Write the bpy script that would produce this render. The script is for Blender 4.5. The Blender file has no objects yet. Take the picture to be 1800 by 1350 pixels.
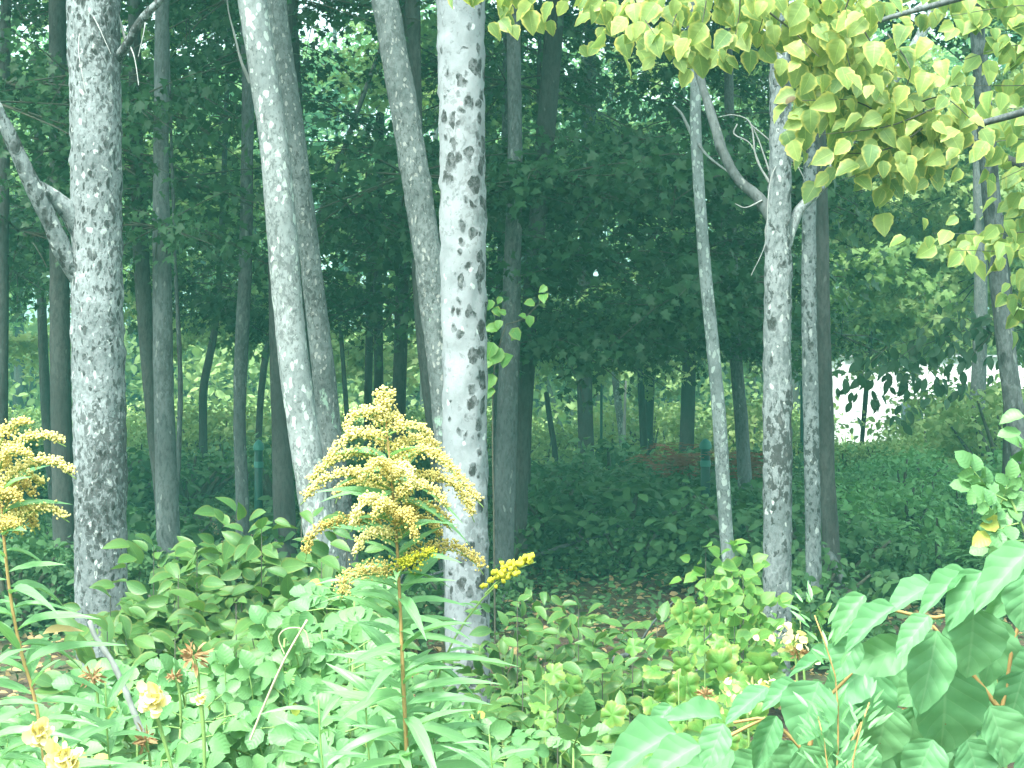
import bpy, math
import numpy as np
from mathutils import Vector, Matrix, noise as mnoise

# ------------------------------------------------------------------ camera, sky, sun, exposure
S = bpy.context.scene
C = S.collection
F = 2880.0                      # focal length in photo pixels (photo is 1800 x 1350)
CAM = np.array([0.0, 0.0, 1.6])
PITCH = math.atan(25 / F)
cam_d = bpy.data.cameras.new('camera'); cam = bpy.data.objects.new('camera', cam_d); C.objects.link(cam)
cam.location = CAM; cam.rotation_euler = (math.radians(90) + PITCH, 0, 0)
cam_d.sensor_width = 36; cam_d.lens = 36 * F / 1800; cam_d.clip_start = 0.05; cam_d.clip_end = 600
S.camera = cam

SUN_EL, SUN_AZ = math.radians(58), math.radians(-150)    # azimuth measured from +Y towards +X: behind the camera, to its left
W = bpy.data.worlds.new('World'); S.world = W; W.use_nodes = True
nt = W.node_tree; nt.nodes.clear()
sky = nt.nodes.new('ShaderNodeTexSky'); sky.sky_type = 'NISHITA'; sky.sun_disc = False
sky.sun_elevation = SUN_EL; sky.sun_rotation = SUN_AZ; sky.dust_density = 4.0; sky.air_density = 1.0; sky.ozone_density = 1.0
hs = nt.nodes.new('ShaderNodeHueSaturation'); hs.inputs['Saturation'].default_value = 0.28
bg = nt.nodes.new('ShaderNodeBackground'); bg.inputs['Strength'].default_value = 0.15
wo = nt.nodes.new('ShaderNodeOutputWorld')
tint = nt.nodes.new('ShaderNodeMix'); tint.data_type = 'RGBA'; tint.blend_type = 'MULTIPLY'; tint.inputs[0].default_value = 1; tint.inputs[7].default_value = (.90, 1.0, .985, 1)
nt.links.new(sky.outputs[0], hs.inputs['Color']); nt.links.new(hs.outputs[0], tint.inputs[6]); nt.links.new(tint.outputs[2], bg.inputs['Color']); nt.links.new(bg.outputs[0], wo.inputs['Surface'])

sd = bpy.data.lights.new('sun', 'SUN'); sun = bpy.data.objects.new('sun', sd); C.objects.link(sun)
sd.energy = 1.5; sd.angle = math.radians(14); sd.color = (1.0, 0.97, 0.9)
sv = Vector((math.sin(SUN_AZ) * math.cos(SUN_EL), math.cos(SUN_AZ) * math.cos(SUN_EL), math.sin(SUN_EL)))
sun.rotation_euler = (-sv).to_track_quat('-Z', 'Y').to_euler(); sun.location = sv * 60
S.view_settings.view_transform = 'Standard'; S.view_settings.look = 'None'; S.view_settings.gamma = 1
S.view_settings.exposure = 2.35
S.cycles.max_bounces = 6; S.cycles.diffuse_bounces = 3; S.cycles.glossy_bounces = 2; S.cycles.transmission_bounces = 3
S.cycles.volume_bounces = 0; S.cycles.transparent_max_bounces = 4
S.cycles.use_denoising = True; S.cycles.caustics_reflective = False; S.cycles.caustics_refractive = False
S.cycles.sample_clamp_indirect = 4.0; S.cycles.blur_glossy = 1.0

VEIL = 0.0043
VEIL_COL = (0.22, 0.86, 0.70)

# ------------------------------------------------------------------ helpers
RNG = np.random.default_rng(7)
def U(a, b, n=None): return RNG.uniform(a, b, n)
fwd = np.array([0, math.cos(PITCH), math.sin(PITCH)]); up_ = np.array([0, -math.sin(PITCH), math.cos(PITCH)]); right_ = np.array([1.0, 0, 0])
def P(px, py, d):
    """world point seen at photo pixel (px, py) at distance d in front of the camera"""
    return CAM + d * (fwd + right_ * (px - 900) / F + up_ * (675 - py) / F)
def gz(x, y):
    """height of the forest floor"""
    return 0.06 * math.sin(x * 0.7 + 1.3) * math.cos(y * 0.5) + 0.05 * math.sin(x * 1.9 + y * 1.3) + 0.12 * max(0, min(1, (y - 14) / 10)) * (1 if x > 0 else .3) * min(abs(x) / 4, 2)
def unit(v):
    v = np.asarray(v, float); return v / (np.linalg.norm(v, axis=-1, keepdims=True) + 1e-9)

def new_mesh(name, V, Fc, mat, uv=None, smooth=True):
    me = bpy.data.meshes.new(name)
    me.from_pydata([tuple(v) for v in V] if len(V) < 3000 else np.asarray(V).tolist(), [], Fc)
    if uv is not None:
        l = me.uv_layers.new(name='UVMap'); li = np.zeros(len(me.loops), np.int32); me.loops.foreach_get('vertex_index', li)
        l.data.foreach_set('uv', np.asarray(uv, np.float32)[li].ravel())
    if smooth: me.polygons.foreach_set('use_smooth', [True] * len(me.polygons))
    me.materials.append(mat); me.update()
    return me
def link(name, data, parent=None, mw=None, loc=None, kind=None):
    o = bpy.data.objects.new(name, data); C.objects.link(o)
    if parent is not None: o.parent = parent
    if mw is not None: o.matrix_local = mw
    elif loc is not None: o.location = loc
    if kind: o['kind'] = kind
    return o
def thing(name, label, cat, loc, group=None):
    o = bpy.data.objects.new(name, None); C.objects.link(o); o.location = loc; o.empty_display_size = .2
    o['label'] = label; o['category'] = cat
    if group: o['group'] = group
    return o
def catmull(pts, n):
    pts = np.asarray(pts, float)
    if len(pts) == 2: return pts[0] + (pts[1] - pts[0]) * np.linspace(0, 1, n)[:, None]
    seg = np.linalg.norm(np.diff(pts[:, :3], axis=0), axis=1); t = np.concatenate([[0], np.cumsum(seg)])
    tt = np.linspace(0, t[-1], n); k = np.clip(np.searchsorted(t, tt, side='right') - 1, 0, len(pts) - 2)
    u = ((tt - t[k]) / np.maximum(t[k + 1] - t[k], 1e-9))[:, None]
    p0 = pts[np.maximum(k - 1, 0)]; p1 = pts[k]; p2 = pts[k + 1]; p3 = pts[np.minimum(k + 2, len(pts) - 1)]
    h = np.maximum(t[k + 1] - t[k], 1e-9)[:, None]; k0 = np.maximum(k - 1, 0); k3 = np.minimum(k + 2, len(pts) - 1)
    m1 = (p2 - p0) / np.maximum(t[k + 1] - t[k0], 1e-9)[:, None] * h; m2 = (p3 - p1) / np.maximum(t[k3] - t[k], 1e-9)[:, None] * h
    return (2*u**3-3*u**2+1)*p1 + (u**3-2*u**2+u)*m1 + (-2*u**3+3*u**2)*p2 + (u**3-u**2)*m2
def tube(path, rad, segs=8, bump=0.0, bfreq=8.0, cap=True, seed=0.0):
    """vertices and faces of a tube with rough sides"""
    path = np.asarray(path, float); n = len(path)
    T = np.gradient(path, axis=0); T = unit(T)
    ref = np.array([0, 1.0, 0]) if abs(T[:, 1]).mean() < .8 else np.array([1.0, 0, 0])
    A = unit(np.cross(T, ref)); B = np.cross(T, A)
    ang = np.linspace(0, 2 * math.pi, segs, endpoint=False)
    rad = np.broadcast_to(np.asarray(rad, float), (n,))
    dirs = A[:, None] * np.cos(ang)[None, :, None] + B[:, None] * np.sin(ang)[None, :, None]
    R = np.repeat(rad[:, None], segs, 1)
    if bump:
        for i in range(n):
            for j in range(segs):
                q = path[i] + dirs[i, j] * rad[i]
                v = Vector((q[0] * bfreq + seed, q[1] * bfreq, q[2] * bfreq * .8))
                R[i, j] += bump * (mnoise.noise(v) + .6 * mnoise.noise(v * 2.7) + .9 * max(0, mnoise.noise(v * 1.6 + Vector((9, 3, 1))) - .25) * 2)
    V = (path[:, None] + dirs * R[..., None]).reshape(-1, 3)
    Fc = []
    for i in range(n - 1):
        a = i * segs
        for j in range(segs):
            k = (j + 1) % segs
            Fc.append((a + j, a + k, a + segs + k, a + segs + j))
    if cap:
        V = np.vstack([V, path[-1:] + T[-1:] * rad[-1] * .5]); e = len(V) - 1; a = (n - 1) * segs
        Fc += [(a + j, a + (j + 1) % segs, e) for j in range(segs)]
    return V, Fc
class MB:
    """collects pieces of one mesh"""
    def __init__(s): s.V = []; s.F = []; s.uv = []; s.n = 0
    def add(s, V, Fc, uv=None):
        V = np.asarray(V, float); s.V.append(V); n = s.n
        s.F += [tuple(i + n for i in f) for f in Fc]; s.n += len(V)
        s.uv.append(np.zeros((len(V), 2)) if uv is None else uv)
    def tube(s, path, rad, **k): s.add(*tube(path, rad, **k))
    def mesh(s, name, mat, smooth=True): return new_mesh(name, np.vstack(s.V), s.F, mat, np.vstack(s.uv), smooth)

# ------------------------------------------------------------------ materials
def nn(t, kind, **props):
    n = t.nodes.new(kind)
    for k, v in props.items():
        if k.startswith('i_'): n.inputs[k[2:].replace('_', ' ')].default_value = v
        else: setattr(n, k, v)
    return n
def base_mat(name):
    m = bpy.data.materials.new(name); m.use_nodes = True; t = m.node_tree; t.nodes.clear()
    return m, t, t.nodes.new('ShaderNodeOutputMaterial')
def mixc(t, fac, a, b, mode='MIX'):
    n = t.nodes.new('ShaderNodeMix'); n.data_type = 'RGBA'; n.blend_type = mode
    for s, v in ((n.inputs[0], fac), (n.inputs[6], a), (n.inputs[7], b)):
        if isinstance(v, (int, float)): s.default_value = v
        elif isinstance(v, (tuple, list)): s.default_value = (*v, 1)
        else: t.links.new(v, s)
    return n.outputs[2]
def maprange(t, v, a, b, c=0.0, d=1.0):
    n = t.nodes.new('ShaderNodeMapRange'); n.interpolation_type = 'SMOOTHSTEP'
    t.links.new(v, n.inputs[0]); n.inputs[1].default_value = a; n.inputs[2].default_value = b; n.inputs[3].default_value = c; n.inputs[4].default_value = d
    return n.outputs[0]
def math_(t, op, a, b=None):
    n = t.nodes.new('ShaderNodeMath'); n.operation = op
    for s, v in ((n.inputs[0], a), (n.inputs[1], b)):
        if v is None: continue
        if isinstance(v, (int, float)): s.default_value = v
        else: t.links.new(v, s)
    return n.outputs[0]
def leaf_mat(name, c1, c2, edge=None, edge_at=.72, edge_amt=.9, trans=.35, rough=.45, spec=.4, vein=0.0, vein_n=9, veincol=None, odd=None, blot=0.0):
    m, t, out = base_mat(name)
    oi = nn(t, 'ShaderNodeObjectInfo'); ge = nn(t, 'ShaderNodeNewGeometry')
    rnd = math_(t, 'FRACT', math_(t, 'ADD', oi.outputs['Random'], ge.outputs['Random Per Island']))
    tc = nn(t, 'ShaderNodeTexCoord')
    nz = nn(t, 'ShaderNodeTexNoise', i_Scale=14.0, i_Detail=2.0); t.links.new(tc.outputs['Object'], nz.inputs['Vector'])
    f = math_(t, 'ADD', math_(t, 'ADD', math_(t, 'MULTIPLY', ge.outputs['Random Per Island'], .45), math_(t, 'MULTIPLY', oi.outputs['Random'], .5)), math_(t, 'MULTIPLY', nz.outputs[0], .25))
    col = mixc(t, f, c1, c2)
    uvn = nn(t, 'ShaderNodeUVMap'); sx = nn(t, 'ShaderNodeSeparateXYZ'); t.links.new(uvn.outputs[0], sx.inputs[0])
    u = math_(t, 'ABSOLUTE', sx.outputs[0]); v = sx.outputs[1]
    if edge:
        r2 = math_(t, 'FRACT', math_(t, 'MULTIPLY', rnd, 7.3))
        n2 = nn(t, 'ShaderNodeTexNoise', i_Scale=60.0); t.links.new(tc.outputs['Object'], n2.inputs['Vector'])
        e = maprange(t, math_(t, 'ADD', u, math_(t, 'MULTIPLY', math_(t, 'SUBTRACT', n2.outputs[0], .5), .5)), edge_at - .3, 1.0)
        col = mixc(t, math_(t, 'MULTIPLY', e, math_(t, 'MULTIPLY', math_(t, 'ADD', r2, .45), edge_amt)), col, edge)
    if odd:
        r3 = math_(t, 'FRACT', math_(t, 'MULTIPLY', rnd, 23.7))
        col = mixc(t, math_(t, 'GREATER_THAN', r3, 1 - odd[1]), col, odd[0])
    if blot:
        vb = nn(t, 'ShaderNodeTexVoronoi', i_Scale=7.0); t.links.new(tc.outputs['Object'], vb.inputs['Vector'])
        vz = math_(t, 'SUBTRACT', math_(t, 'MULTIPLY', math_(t, 'SUBTRACT', nn_sep(t, vb.outputs['Color']), 1 - blot), .8), vb.outputs['Distance'])
        col = mixc(t, maprange(t, vz, -.02, .03), col, (.20, .13, .05))
    pr = nn(t, 'ShaderNodeBsdfPrincipled', i_Roughness=rough); pr.inputs['Specular IOR Level'].default_value = spec
    if vein:
        mid = maprange(t, u, .0, .07, 1.0, 0.0)
        q = math_(t, 'SUBTRACT', math_(t, 'MULTIPLY', v, float(vein_n)), math_(t, 'MULTIPLY', u, 1.6))
        tri = math_(t, 'ABSOLUTE', math_(t, 'SUBTRACT', math_(t, 'FRACT', q), .5))
        side = maprange(t, tri, .45, .5, 0.0, 1.0)
        ve = math_(t, 'MAXIMUM', mid, math_(t, 'MULTIPLY', side, .6))
        col = mixc(t, math_(t, 'MULTIPLY', ve, .32), col, veincol or tuple(min(1, x * 1.9) for x in c2))
        b = nn(t, 'ShaderNodeBump'); b.inputs['Strength'].default_value = vein; b.inputs['Distance'].default_value = .0012
        t.links.new(math_(t, 'ABSOLUTE', math_(t, 'SINE', math_(t, 'MULTIPLY', q, math.pi))), b.inputs['Height']); t.links.new(b.outputs[0], pr.inputs['Normal'])
    t.links.new(col, pr.inputs['Base Color'])
    tr = nn(t, 'ShaderNodeBsdfTranslucent'); t.links.new(mixc(t, .6, col, (1.0, 1.0, .45), 'MULTIPLY'), tr.inputs[0])
    mx = nn(t, 'ShaderNodeMixShader'); mx.inputs[0].default_value = trans
    t.links.new(pr.outputs[0], mx.inputs[1]); t.links.new(tr.outputs[0], mx.inputs[2]); t.links.new(mx.outputs[0], out.inputs[0])
    return m
def bark_mat(name, a, b, spot=(.02, .022, .02), spot_scale=9.0, spot_size=.3, spot_mask=(.35, .6), spot_amt=.9, pale=(.48, .53, .50), pale_scale=22.0,
             pale_size=.2, pale_amt=.8, lich=None, lich_at=(.6, .66), fine=.35, bump=.5, zs=.6, crust=0.0, crust_scale=40.0, side=0.0):
    m, t, out = base_mat(name)
    tc = nn(t, 'ShaderNodeTexCoord'); mp = nn(t, 'ShaderNodeMapping'); mp.inputs['Scale'].default_value = (1, 1, zs); t.links.new(tc.outputs['Object'], mp.inputs[0])
    dn = nn(t, 'ShaderNodeTexNoise', i_Scale=22.0, i_Detail=3.0); t.links.new(mp.outputs[0], dn.inputs['Vector'])
    dv = nn(t, 'ShaderNodeVectorMath', operation='MULTIPLY_ADD'); t.links.new(dn.outputs['Color'], dv.inputs[0]); dv.inputs[1].default_value = (.05, .05, .05); t.links.new(mp.outputs[0], dv.inputs[2])
    n1 = nn(t, 'ShaderNodeTexNoise', i_Scale=2.6, i_Detail=4.0, i_Roughness=.6); t.links.new(mp.outputs[0], n1.inputs['Vector'])
    n2 = nn(t, 'ShaderNodeTexNoise', i_Scale=45.0, i_Detail=5.0, i_Roughness=.7); t.links.new(mp.outputs[0], n2.inputs['Vector'])
    col = mixc(t, maprange(t, n1.outputs[0], .35, .65), a, b)
    col = mixc(t, math_(t, 'MULTIPLY', maprange(t, n2.outputs[0], .42, .62), fine), col, tuple(x * .45 for x in a))
    if lich:
        n4 = nn(t, 'ShaderNodeTexNoise', i_Scale=8.0, i_Detail=4.0, i_Roughness=.7); n4.noise_dimensions = '4D'; n4.inputs['W'].default_value = 3.0; t.links.new(dv.outputs[0], n4.inputs['Vector'])
        col = mixc(t, maprange(t, n4.outputs[0], *lich_at), col, lich)
    v2 = nn(t, 'ShaderNodeTexVoronoi', i_Scale=pale_scale); t.links.new(dv.outputs[0], v2.inputs['Vector'])
    pr_ = math_(t, 'MULTIPLY', nn_sep(t, v2.outputs['Color']), pale_size * 1.3)
    pf = maprange(t, math_(t, 'SUBTRACT', v2.outputs['Distance'], pr_), -.03, .03, 1.0, 0.0)
    col = mixc(t, math_(t, 'MULTIPLY', pf, pale_amt), col, pale)
    if crust:
        n5 = nn(t, 'ShaderNodeTexNoise', i_Scale=crust_scale, i_Detail=3.0, i_Roughness=.6); t.links.new(dv.outputs[0], n5.inputs['Vector'])
        n6 = nn(t, 'ShaderNodeTexNoise', i_Scale=2.0, i_Detail=3.0); n6.noise_dimensions = '4D'; n6.inputs['W'].default_value = 8.0; t.links.new(mp.outputs[0], n6.inputs['Vector'])
        cf = math_(t, 'MULTIPLY', maprange(t, math_(t, 'ADD', n5.outputs[0], math_(t, 'MULTIPLY', math_(t, 'SUBTRACT', n6.outputs[0], .5), .8)), .55, .62), crust)
        col = mixc(t, cf, col, spot)
    v1 = nn(t, 'ShaderNodeTexVoronoi', i_Scale=spot_scale); t.links.new(dv.outputs[0], v1.inputs['Vector'])
    n3 = nn(t, 'ShaderNodeTexNoise', i_Scale=2.6, i_Detail=3.0); n3.noise_dimensions = '4D'; n3.inputs['W'].default_value = 6.0; t.links.new(mp.outputs[0], n3.inputs['Vector'])
    sxy = nn(t, 'ShaderNodeSeparateXYZ'); t.links.new(tc.outputs['Object'], sxy.inputs[0])
    sz = math_(t, 'MULTIPLY', math_(t, 'MULTIPLY', nn_sep(t, v1.outputs['Color']), spot_size * 1.4), maprange(t, math_(t, 'ADD', n3.outputs[0], math_(t, 'MULTIPLY', sxy.outputs[0], side)), *spot_mask))
    df = math_(t, 'SUBTRACT', v1.outputs['Distance'], sz)
    halo = maprange(t, df, -.02, .04, 1.0, 0.0); core = maprange(t, df, -.11, -.03, 1.0, 0.0)
    brk = maprange(t, n2.outputs[0], .42, .6, 1.0, .3)
    col = mixc(t, math_(t, 'MULTIPLY', halo, spot_amt * .62), col, tuple(x * .35 + y * 1.2 for x, y in zip(a, spot)))
    col = mixc(t, math_(t, 'MULTIPLY', math_(t, 'MULTIPLY', core, brk), spot_amt), col, spot)
    pr = nn(t, 'ShaderNodeBsdfPrincipled', i_Roughness=.85); pr.inputs['Specular IOR Level'].default_value = .2
    b = nn(t, 'ShaderNodeBump'); b.inputs['Strength'].default_value = bump; b.inputs['Distance'].default_value = .01
    t.links.new(math_(t, 'ADD', n2.outputs[0], math_(t, 'MULTIPLY', halo, .4)), b.inputs['Height']); t.links.new(b.outputs[0], pr.inputs['Normal'])
    t.links.new(col, pr.inputs['Base Color']); t.links.new(pr.outputs[0], out.inputs[0])
    return m
def nn_sep(t, sock):
    n = nn(t, 'ShaderNodeSeparateColor'); t.links.new(sock, n.inputs[0]); return n.outputs[0]
def plain_mat(name, c1, c2, scale=20.0, rough=.7, bump=0.0, stretch=(1, 1, 1), trans=0.0):
    m, t, out = base_mat(name)
    tc = nn(t, 'ShaderNodeTexCoord'); mp = nn(t, 'ShaderNodeMapping'); mp.inputs['Scale'].default_value = stretch; t.links.new(tc.outputs['Object'], mp.inputs[0])
    n1 = nn(t, 'ShaderNodeTexNoise', i_Scale=scale, i_Detail=4.0); t.links.new(mp.outputs[0], n1.inputs['Vector'])
    ge = nn(t, 'ShaderNodeNewGeometry')
    f = math_(t, 'ADD', maprange(t, n1.outputs[0], .3, .7, 0, .6), math_(t, 'MULTIPLY', ge.outputs['Random Per Island'], .4))
    pr = nn(t, 'ShaderNodeBsdfPrincipled', i_Roughness=rough); pr.inputs['Specular IOR Level'].default_value = .3
    col = mixc(t, f, c1, c2); t.links.new(col, pr.inputs['Base Color'])
    if bump:
        b = nn(t, 'ShaderNodeBump'); b.inputs['Strength'].default_value = bump; b.inputs['Distance'].default_value = .02
        t.links.new(n1.outputs[0], b.inputs['Height']); t.links.new(b.outputs[0], pr.inputs['Normal'])
    if trans:
        tr = nn(t, 'ShaderNodeBsdfTranslucent'); t.links.new(col, tr.inputs[0]); mx = nn(t, 'ShaderNodeMixShader'); mx.inputs[0].default_value = trans
        t.links.new(pr.outputs[0], mx.inputs[1]); t.links.new(tr.outputs[0], mx.inputs[2]); t.links.new(mx.outputs[0], out.inputs[0])
    else: t.links.new(pr.outputs[0], out.inputs[0])
    return m

BK = {
 'spotted': bark_mat('pale bark with black spots', (.195, .22, .228), (.27, .295, .302), side=1.1, spot_scale=21, spot_size=.56, spot_mask=(.24, .54), pale_scale=16, pale_size=.16, fine=.12, bump=.35, zs=.75, crust=.3, crust_scale=40),
 'speckled': bark_mat('grey bark with black crust', (.15, .175, .175), (.27, .305, .305), spot_scale=38, spot_size=.5, spot_mask=(.28, .58), pale_scale=30, pale_size=.28, fine=.5, bump=.9, crust=.65, crust_scale=44, pale=(.42,.47,.44)),
 'birch': bark_mat('silver bark with white lichen', (.18, .21, .205), (.29, .325, .318), spot_scale=9, spot_size=.16, spot_mask=(.5, .7), pale=(.46, .53, .48), pale_scale=30, pale_size=.42, pale_amt=.8, fine=.4, bump=.5, lich=(.33, .38, .35), lich_at=(.62, .68), crust=.45, crust_scale=55),
 'lichen': bark_mat('brown grey bark with green lichen', (.10, .122, .118), (.175, .205, .198), spot_scale=14, spot_size=.2, spot_mask=(.5, .7), pale=(.30, .32, .29), pale_scale=42, pale_size=.3, lich=(.24, .36, .28), lich_at=(.62, .68), fine=.6, bump=1.0, crust=.6, crust_scale=60),
 'rough': bark_mat('rough speckled grey bark', (.135, .162, .162), (.245, .28, .278), spot_scale=17, spot_size=.45, spot_mask=(.3, .6), pale_scale=24, pale=(.42,.46,.43), pale_size=.25, fine=.6, bump=1.0, crust=.8, crust_scale=32),
 'dark': bark_mat('dull grey brown bark', (.045, .05, .046), (.085, .09, .083), spot_scale=12, spot_size=.25, pale=(.17, .19, .17), pale_scale=16, pale_size=.12, pale_amt=.5, fine=.5, bump=.8, zs=.35),
 'mid': bark_mat('weathered grey bark', (.085, .10, .098), (.15, .17, .165), spot_scale=12, spot_size=.3, pale=(.28, .31, .28), pale_scale=20, pale_size=.2, pale_amt=.6, fine=.5, bump=.8, zs=.4, crust=.4),
 'black': bark_mat('bark darkened as in shade', (.022, .026, .024), (.045, .05, .045), pale=(.11, .12, .11), pale_size=.12, pale_amt=.4, fine=.5, bump=.8, zs=.35),  # colour darkened so the far trunks read as shaded silhouettes
 'dead': plain_mat('bleached dead wood', (.17, .18, .17), (.30, .32, .30), 30, .8, .3, (1, 1, .3)),
}
L = {
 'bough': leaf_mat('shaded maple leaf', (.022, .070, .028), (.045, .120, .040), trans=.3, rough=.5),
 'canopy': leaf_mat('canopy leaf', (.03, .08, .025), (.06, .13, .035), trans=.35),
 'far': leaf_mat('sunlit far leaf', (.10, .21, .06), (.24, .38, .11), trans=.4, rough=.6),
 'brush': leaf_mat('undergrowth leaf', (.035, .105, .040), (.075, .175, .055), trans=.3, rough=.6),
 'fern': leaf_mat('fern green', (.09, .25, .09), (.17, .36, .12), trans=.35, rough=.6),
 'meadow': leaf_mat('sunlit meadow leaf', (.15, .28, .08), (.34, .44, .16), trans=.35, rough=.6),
 'yellow': leaf_mat('yellow edged leaf', (.17, .32, .12), (.36, .46, .13), edge=(.64, .61, .18), edge_at=.90, edge_amt=.9, trans=.48, rough=.42, blot=.25, vein=.25, vein_n=7),
 'olive': leaf_mat('olive leaf', (.13, .26, .07), (.26, .37, .09), edge=(.48, .48, .12), edge_at=.8, edge_amt=.6, trans=.4, rough=.5, vein=.2, vein_n=7),
 'sapling': leaf_mat('sapling leaf', (.042, .14, .045), (.10, .21, .05), edge=(.20, .23, .06), edge_at=.98, edge_amt=.55, trans=.35, rough=.45, vein=.15, vein_n=7),
 'lime': leaf_mat('lime vine leaf', (.085, .24, .055), (.15, .33, .065), edge=(.28, .34, .08), edge_at=.9, edge_amt=.6, trans=.4, rough=.45, vein=.25, vein_n=6),
 'silh': leaf_mat('leaf darkened as silhouette', (.024, .07, .032), (.04, .10, .04), trans=.3, rough=.5),  # silhouette of the hanging leaves is put into these dark colours
 'big': leaf_mat('broad shrub leaf', (.08, .25, .115), (.17, .375, .165), trans=.33, rough=.52, spec=.35, vein=.38, vein_n=6, veincol=(.28, .46, .26), blot=.22),
 'rose': leaf_mat('rose leaflet', (.05, .18, .07), (.18, .37, .13), trans=.3, rough=.46, spec=.42, vein=.22, vein_n=6, veincol=(.17,.36,.15), odd=((.36, .40, .08), .03), blot=.15),
 'lance': leaf_mat('goldenrod leaf', (.13, .33, .14), (.23, .45, .19), trans=.35, rough=.4, spec=.5, vein=.3, vein_n=3),
 'aster': leaf_mat('pale green bud', (.12, .34, .13), (.20, .42, .17), trans=.3),
 'wither': leaf_mat('withered leaf', (.34, .20, .09), (.55, .42, .20), trans=.25, rough=.7),
 'rust': leaf_mat('rusty fern', (.20, .05, .025), (.27, .085, .04), trans=.3, rough=.8),
}
FLOWER = leaf_mat('goldenrod floret', (.74, .62, .17), (.88, .80, .36), trans=.25, rough=.7)
FLOWER_B = leaf_mat('fading goldenrod floret', (.54, .42, .11), (.72, .60, .20), trans=.2, rough=.8)
FLOWER_G = leaf_mat('young goldenrod floret', (.60, .60, .05), (.75, .68, .07), trans=.25, rough=.7)
PETAL = leaf_mat('pale yellow petal', (.82, .72, .34), (.92, .86, .55), edge=(.88, .74, .25), edge_at=.35, edge_amt=.3, trans=.35, rough=.6)
STEM_G = plain_mat('green stem', (.13, .25, .07), (.22, .33, .10), 30)
STEM_B = plain_mat('brown stem', (.30, .19, .07), (.42, .28, .11), 30)
STEM_T = plain_mat('tan straw', (.34, .32, .20), (.48, .45, .30), 30)
STEM_D = plain_mat('dark twig', (.05, .055, .04), (.10, .10, .07), 30)
CONE = plain_mat('dried brown bloom', (.25, .13, .05), (.50, .34, .18), 60, .9, trans=.15)

# ------------------------------------------------------------------ leaf shapes
def leaf_tpl(prof, rows, across=2, fold=.18, droop=.25, wav=.0, serr=0.0, serr_n=0, seed=0):
    """leaf along +Y from (0,0,0) to (0,1,0), normal +Z. prof(v)->half width. returns V, F, UV"""
    rs = np.random.default_rng(seed)
    V, UV = [], []; vs = np.linspace(0, 1, rows + 1)
    xs = np.linspace(-1, 1, 2 * across + 1)
    tw = rs.uniform(-.12, .12)
    for i, v in enumerate(vs):
        w = prof(v)
        for x in xs:
            ww = w * (1 + (serr * (1 if i % 2 else -1) if abs(x) == 1 and 0 < i < rows else 0))
            px = x * ww; ax = abs(x)
            z = fold * ww * ax ** 1.3 - droop * v * v + wav * math.sin(v * 19 + (3 if x > 0 else 0) + seed) * ax * w * 3 + tw * px * v
            V.append((px, v, z)); UV.append((ax, v))
    n = len(xs); Fc = []
    for i in range(rows):
        for j in range(n - 1):
            a = i * n + j; Fc.append((a, a + 1, a + n + 1, a + n))
    return np.array(V), Fc, np.array(UV)
ovate = lambda v: .41 * (math.sin(math.pi * min(1, v ** .74)) ** .75) * (1 - .3 * v ** 3) + .004
ellip = lambda v: .25 * math.sin(math.pi * v ** .85) ** .8 + .004
lance = lambda v: .085 * math.sin(math.pi * v ** .75) ** .9 + .002
broad = lambda v: .40 * math.sin(math.pi * min(1, v ** .78)) ** .72 * (1 - .18 * v ** 3) + .003
round_ = lambda v: .34 * math.sin(math.pi * v ** .95) ** .6 + .004
# maple-like outline (fan) for leaves of the woods
def maple_tpl(droop=.15, seed=0, lobes=True):
    pts = [(0, 0, 0), (.16, -.04, 0), (.42, .10, 0), (.24, .28, 0), (.50, .55, 0), (.20, .58, 0), (0, 1.0, 0), (-.20, .58, 0), (-.50, .55, 0), (-.24, .28, 0), (-.42, .10, 0), (-.16, -.04, 0)]
    V = np.array([(0, .38, .05)] + pts, float)
    V[:, 2] += .22 * np.abs(V[:, 0]) - droop * V[:, 1] ** 2
    Fc = [(0, i, i % 12 + 1) for i in range(1, 13)]
    uv = np.array([(0, .38)] + [(1 if i else 0, p[1]) for i, p in enumerate(pts)])
    return V, Fc, uv
QUAD = (np.array([(0, 0, 0), (.3, .45, .06), (0, 1, -.12), (-.3, .45, .06)], float), [(0, 1, 2), (0, 2, 3)], np.array([(0, 0), (1, .45), (1, 1), (1, .45)], float))
MAPLE = maple_tpl()
LOW = (np.array([(0, 0, 0), (.3, .3, .05), (.24, .7, 0), (0, 1, -.15), (-.24, .7, 0), (-.3, .3, .05)], float), [(0, 1, 5), (1, 2, 4, 5), (2, 3, 4)], np.array([(0, 0), (1, .3), (1, .7), (1, 1), (1, .7), (1, .3)], float))

def frames(tdir, ndir):
    y = unit(tdir); x = unit(np.cross(y, ndir)); z = np.cross(x, y)
    return x, y, z
def cloud(mb, pos, tdir, ndir, size, tpl):
    """many leaves added to one mesh builder (vectorised)"""
    TV, TF, TUV = tpl; n = len(pos); k = len(TV)
    x, y, z = frames(tdir, ndir)
    M = np.stack([x, y, z], 1) * np.asarray(size, float)[:, None, None]
    V = np.einsum('vk,nkj->nvj', TV, M) + np.asarray(pos)[:, None]
    off = (np.arange(n) * k)
    Fc = []
    for f in TF:
        a = (off[:, None] + np.array(f)[None]) + mb.n
        Fc += [tuple(r) for r in a.tolist()]
    mb.V.append(V.reshape(-1, 3)); mb.F += Fc; mb.n += n * k; mb.uv.append(np.tile(TUV, (n, 1)))
def tpl_meshes(name, mat, prof, rows, across, n=4, scale=1.0, **k):
    out = []
    for s in range(n):
        kk = dict(k); kk['droop'] = k.get('droop', .25) * (0.5 + .35 * s); kk['fold'] = k.get('fold', .18) * (1 + .25 * (s - 1))
        V, Fc, uv = leaf_tpl(prof, rows, across, seed=s, **kk)
        out.append(new_mesh(name, V * scale, Fc, mat, uv))
    return out
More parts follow.
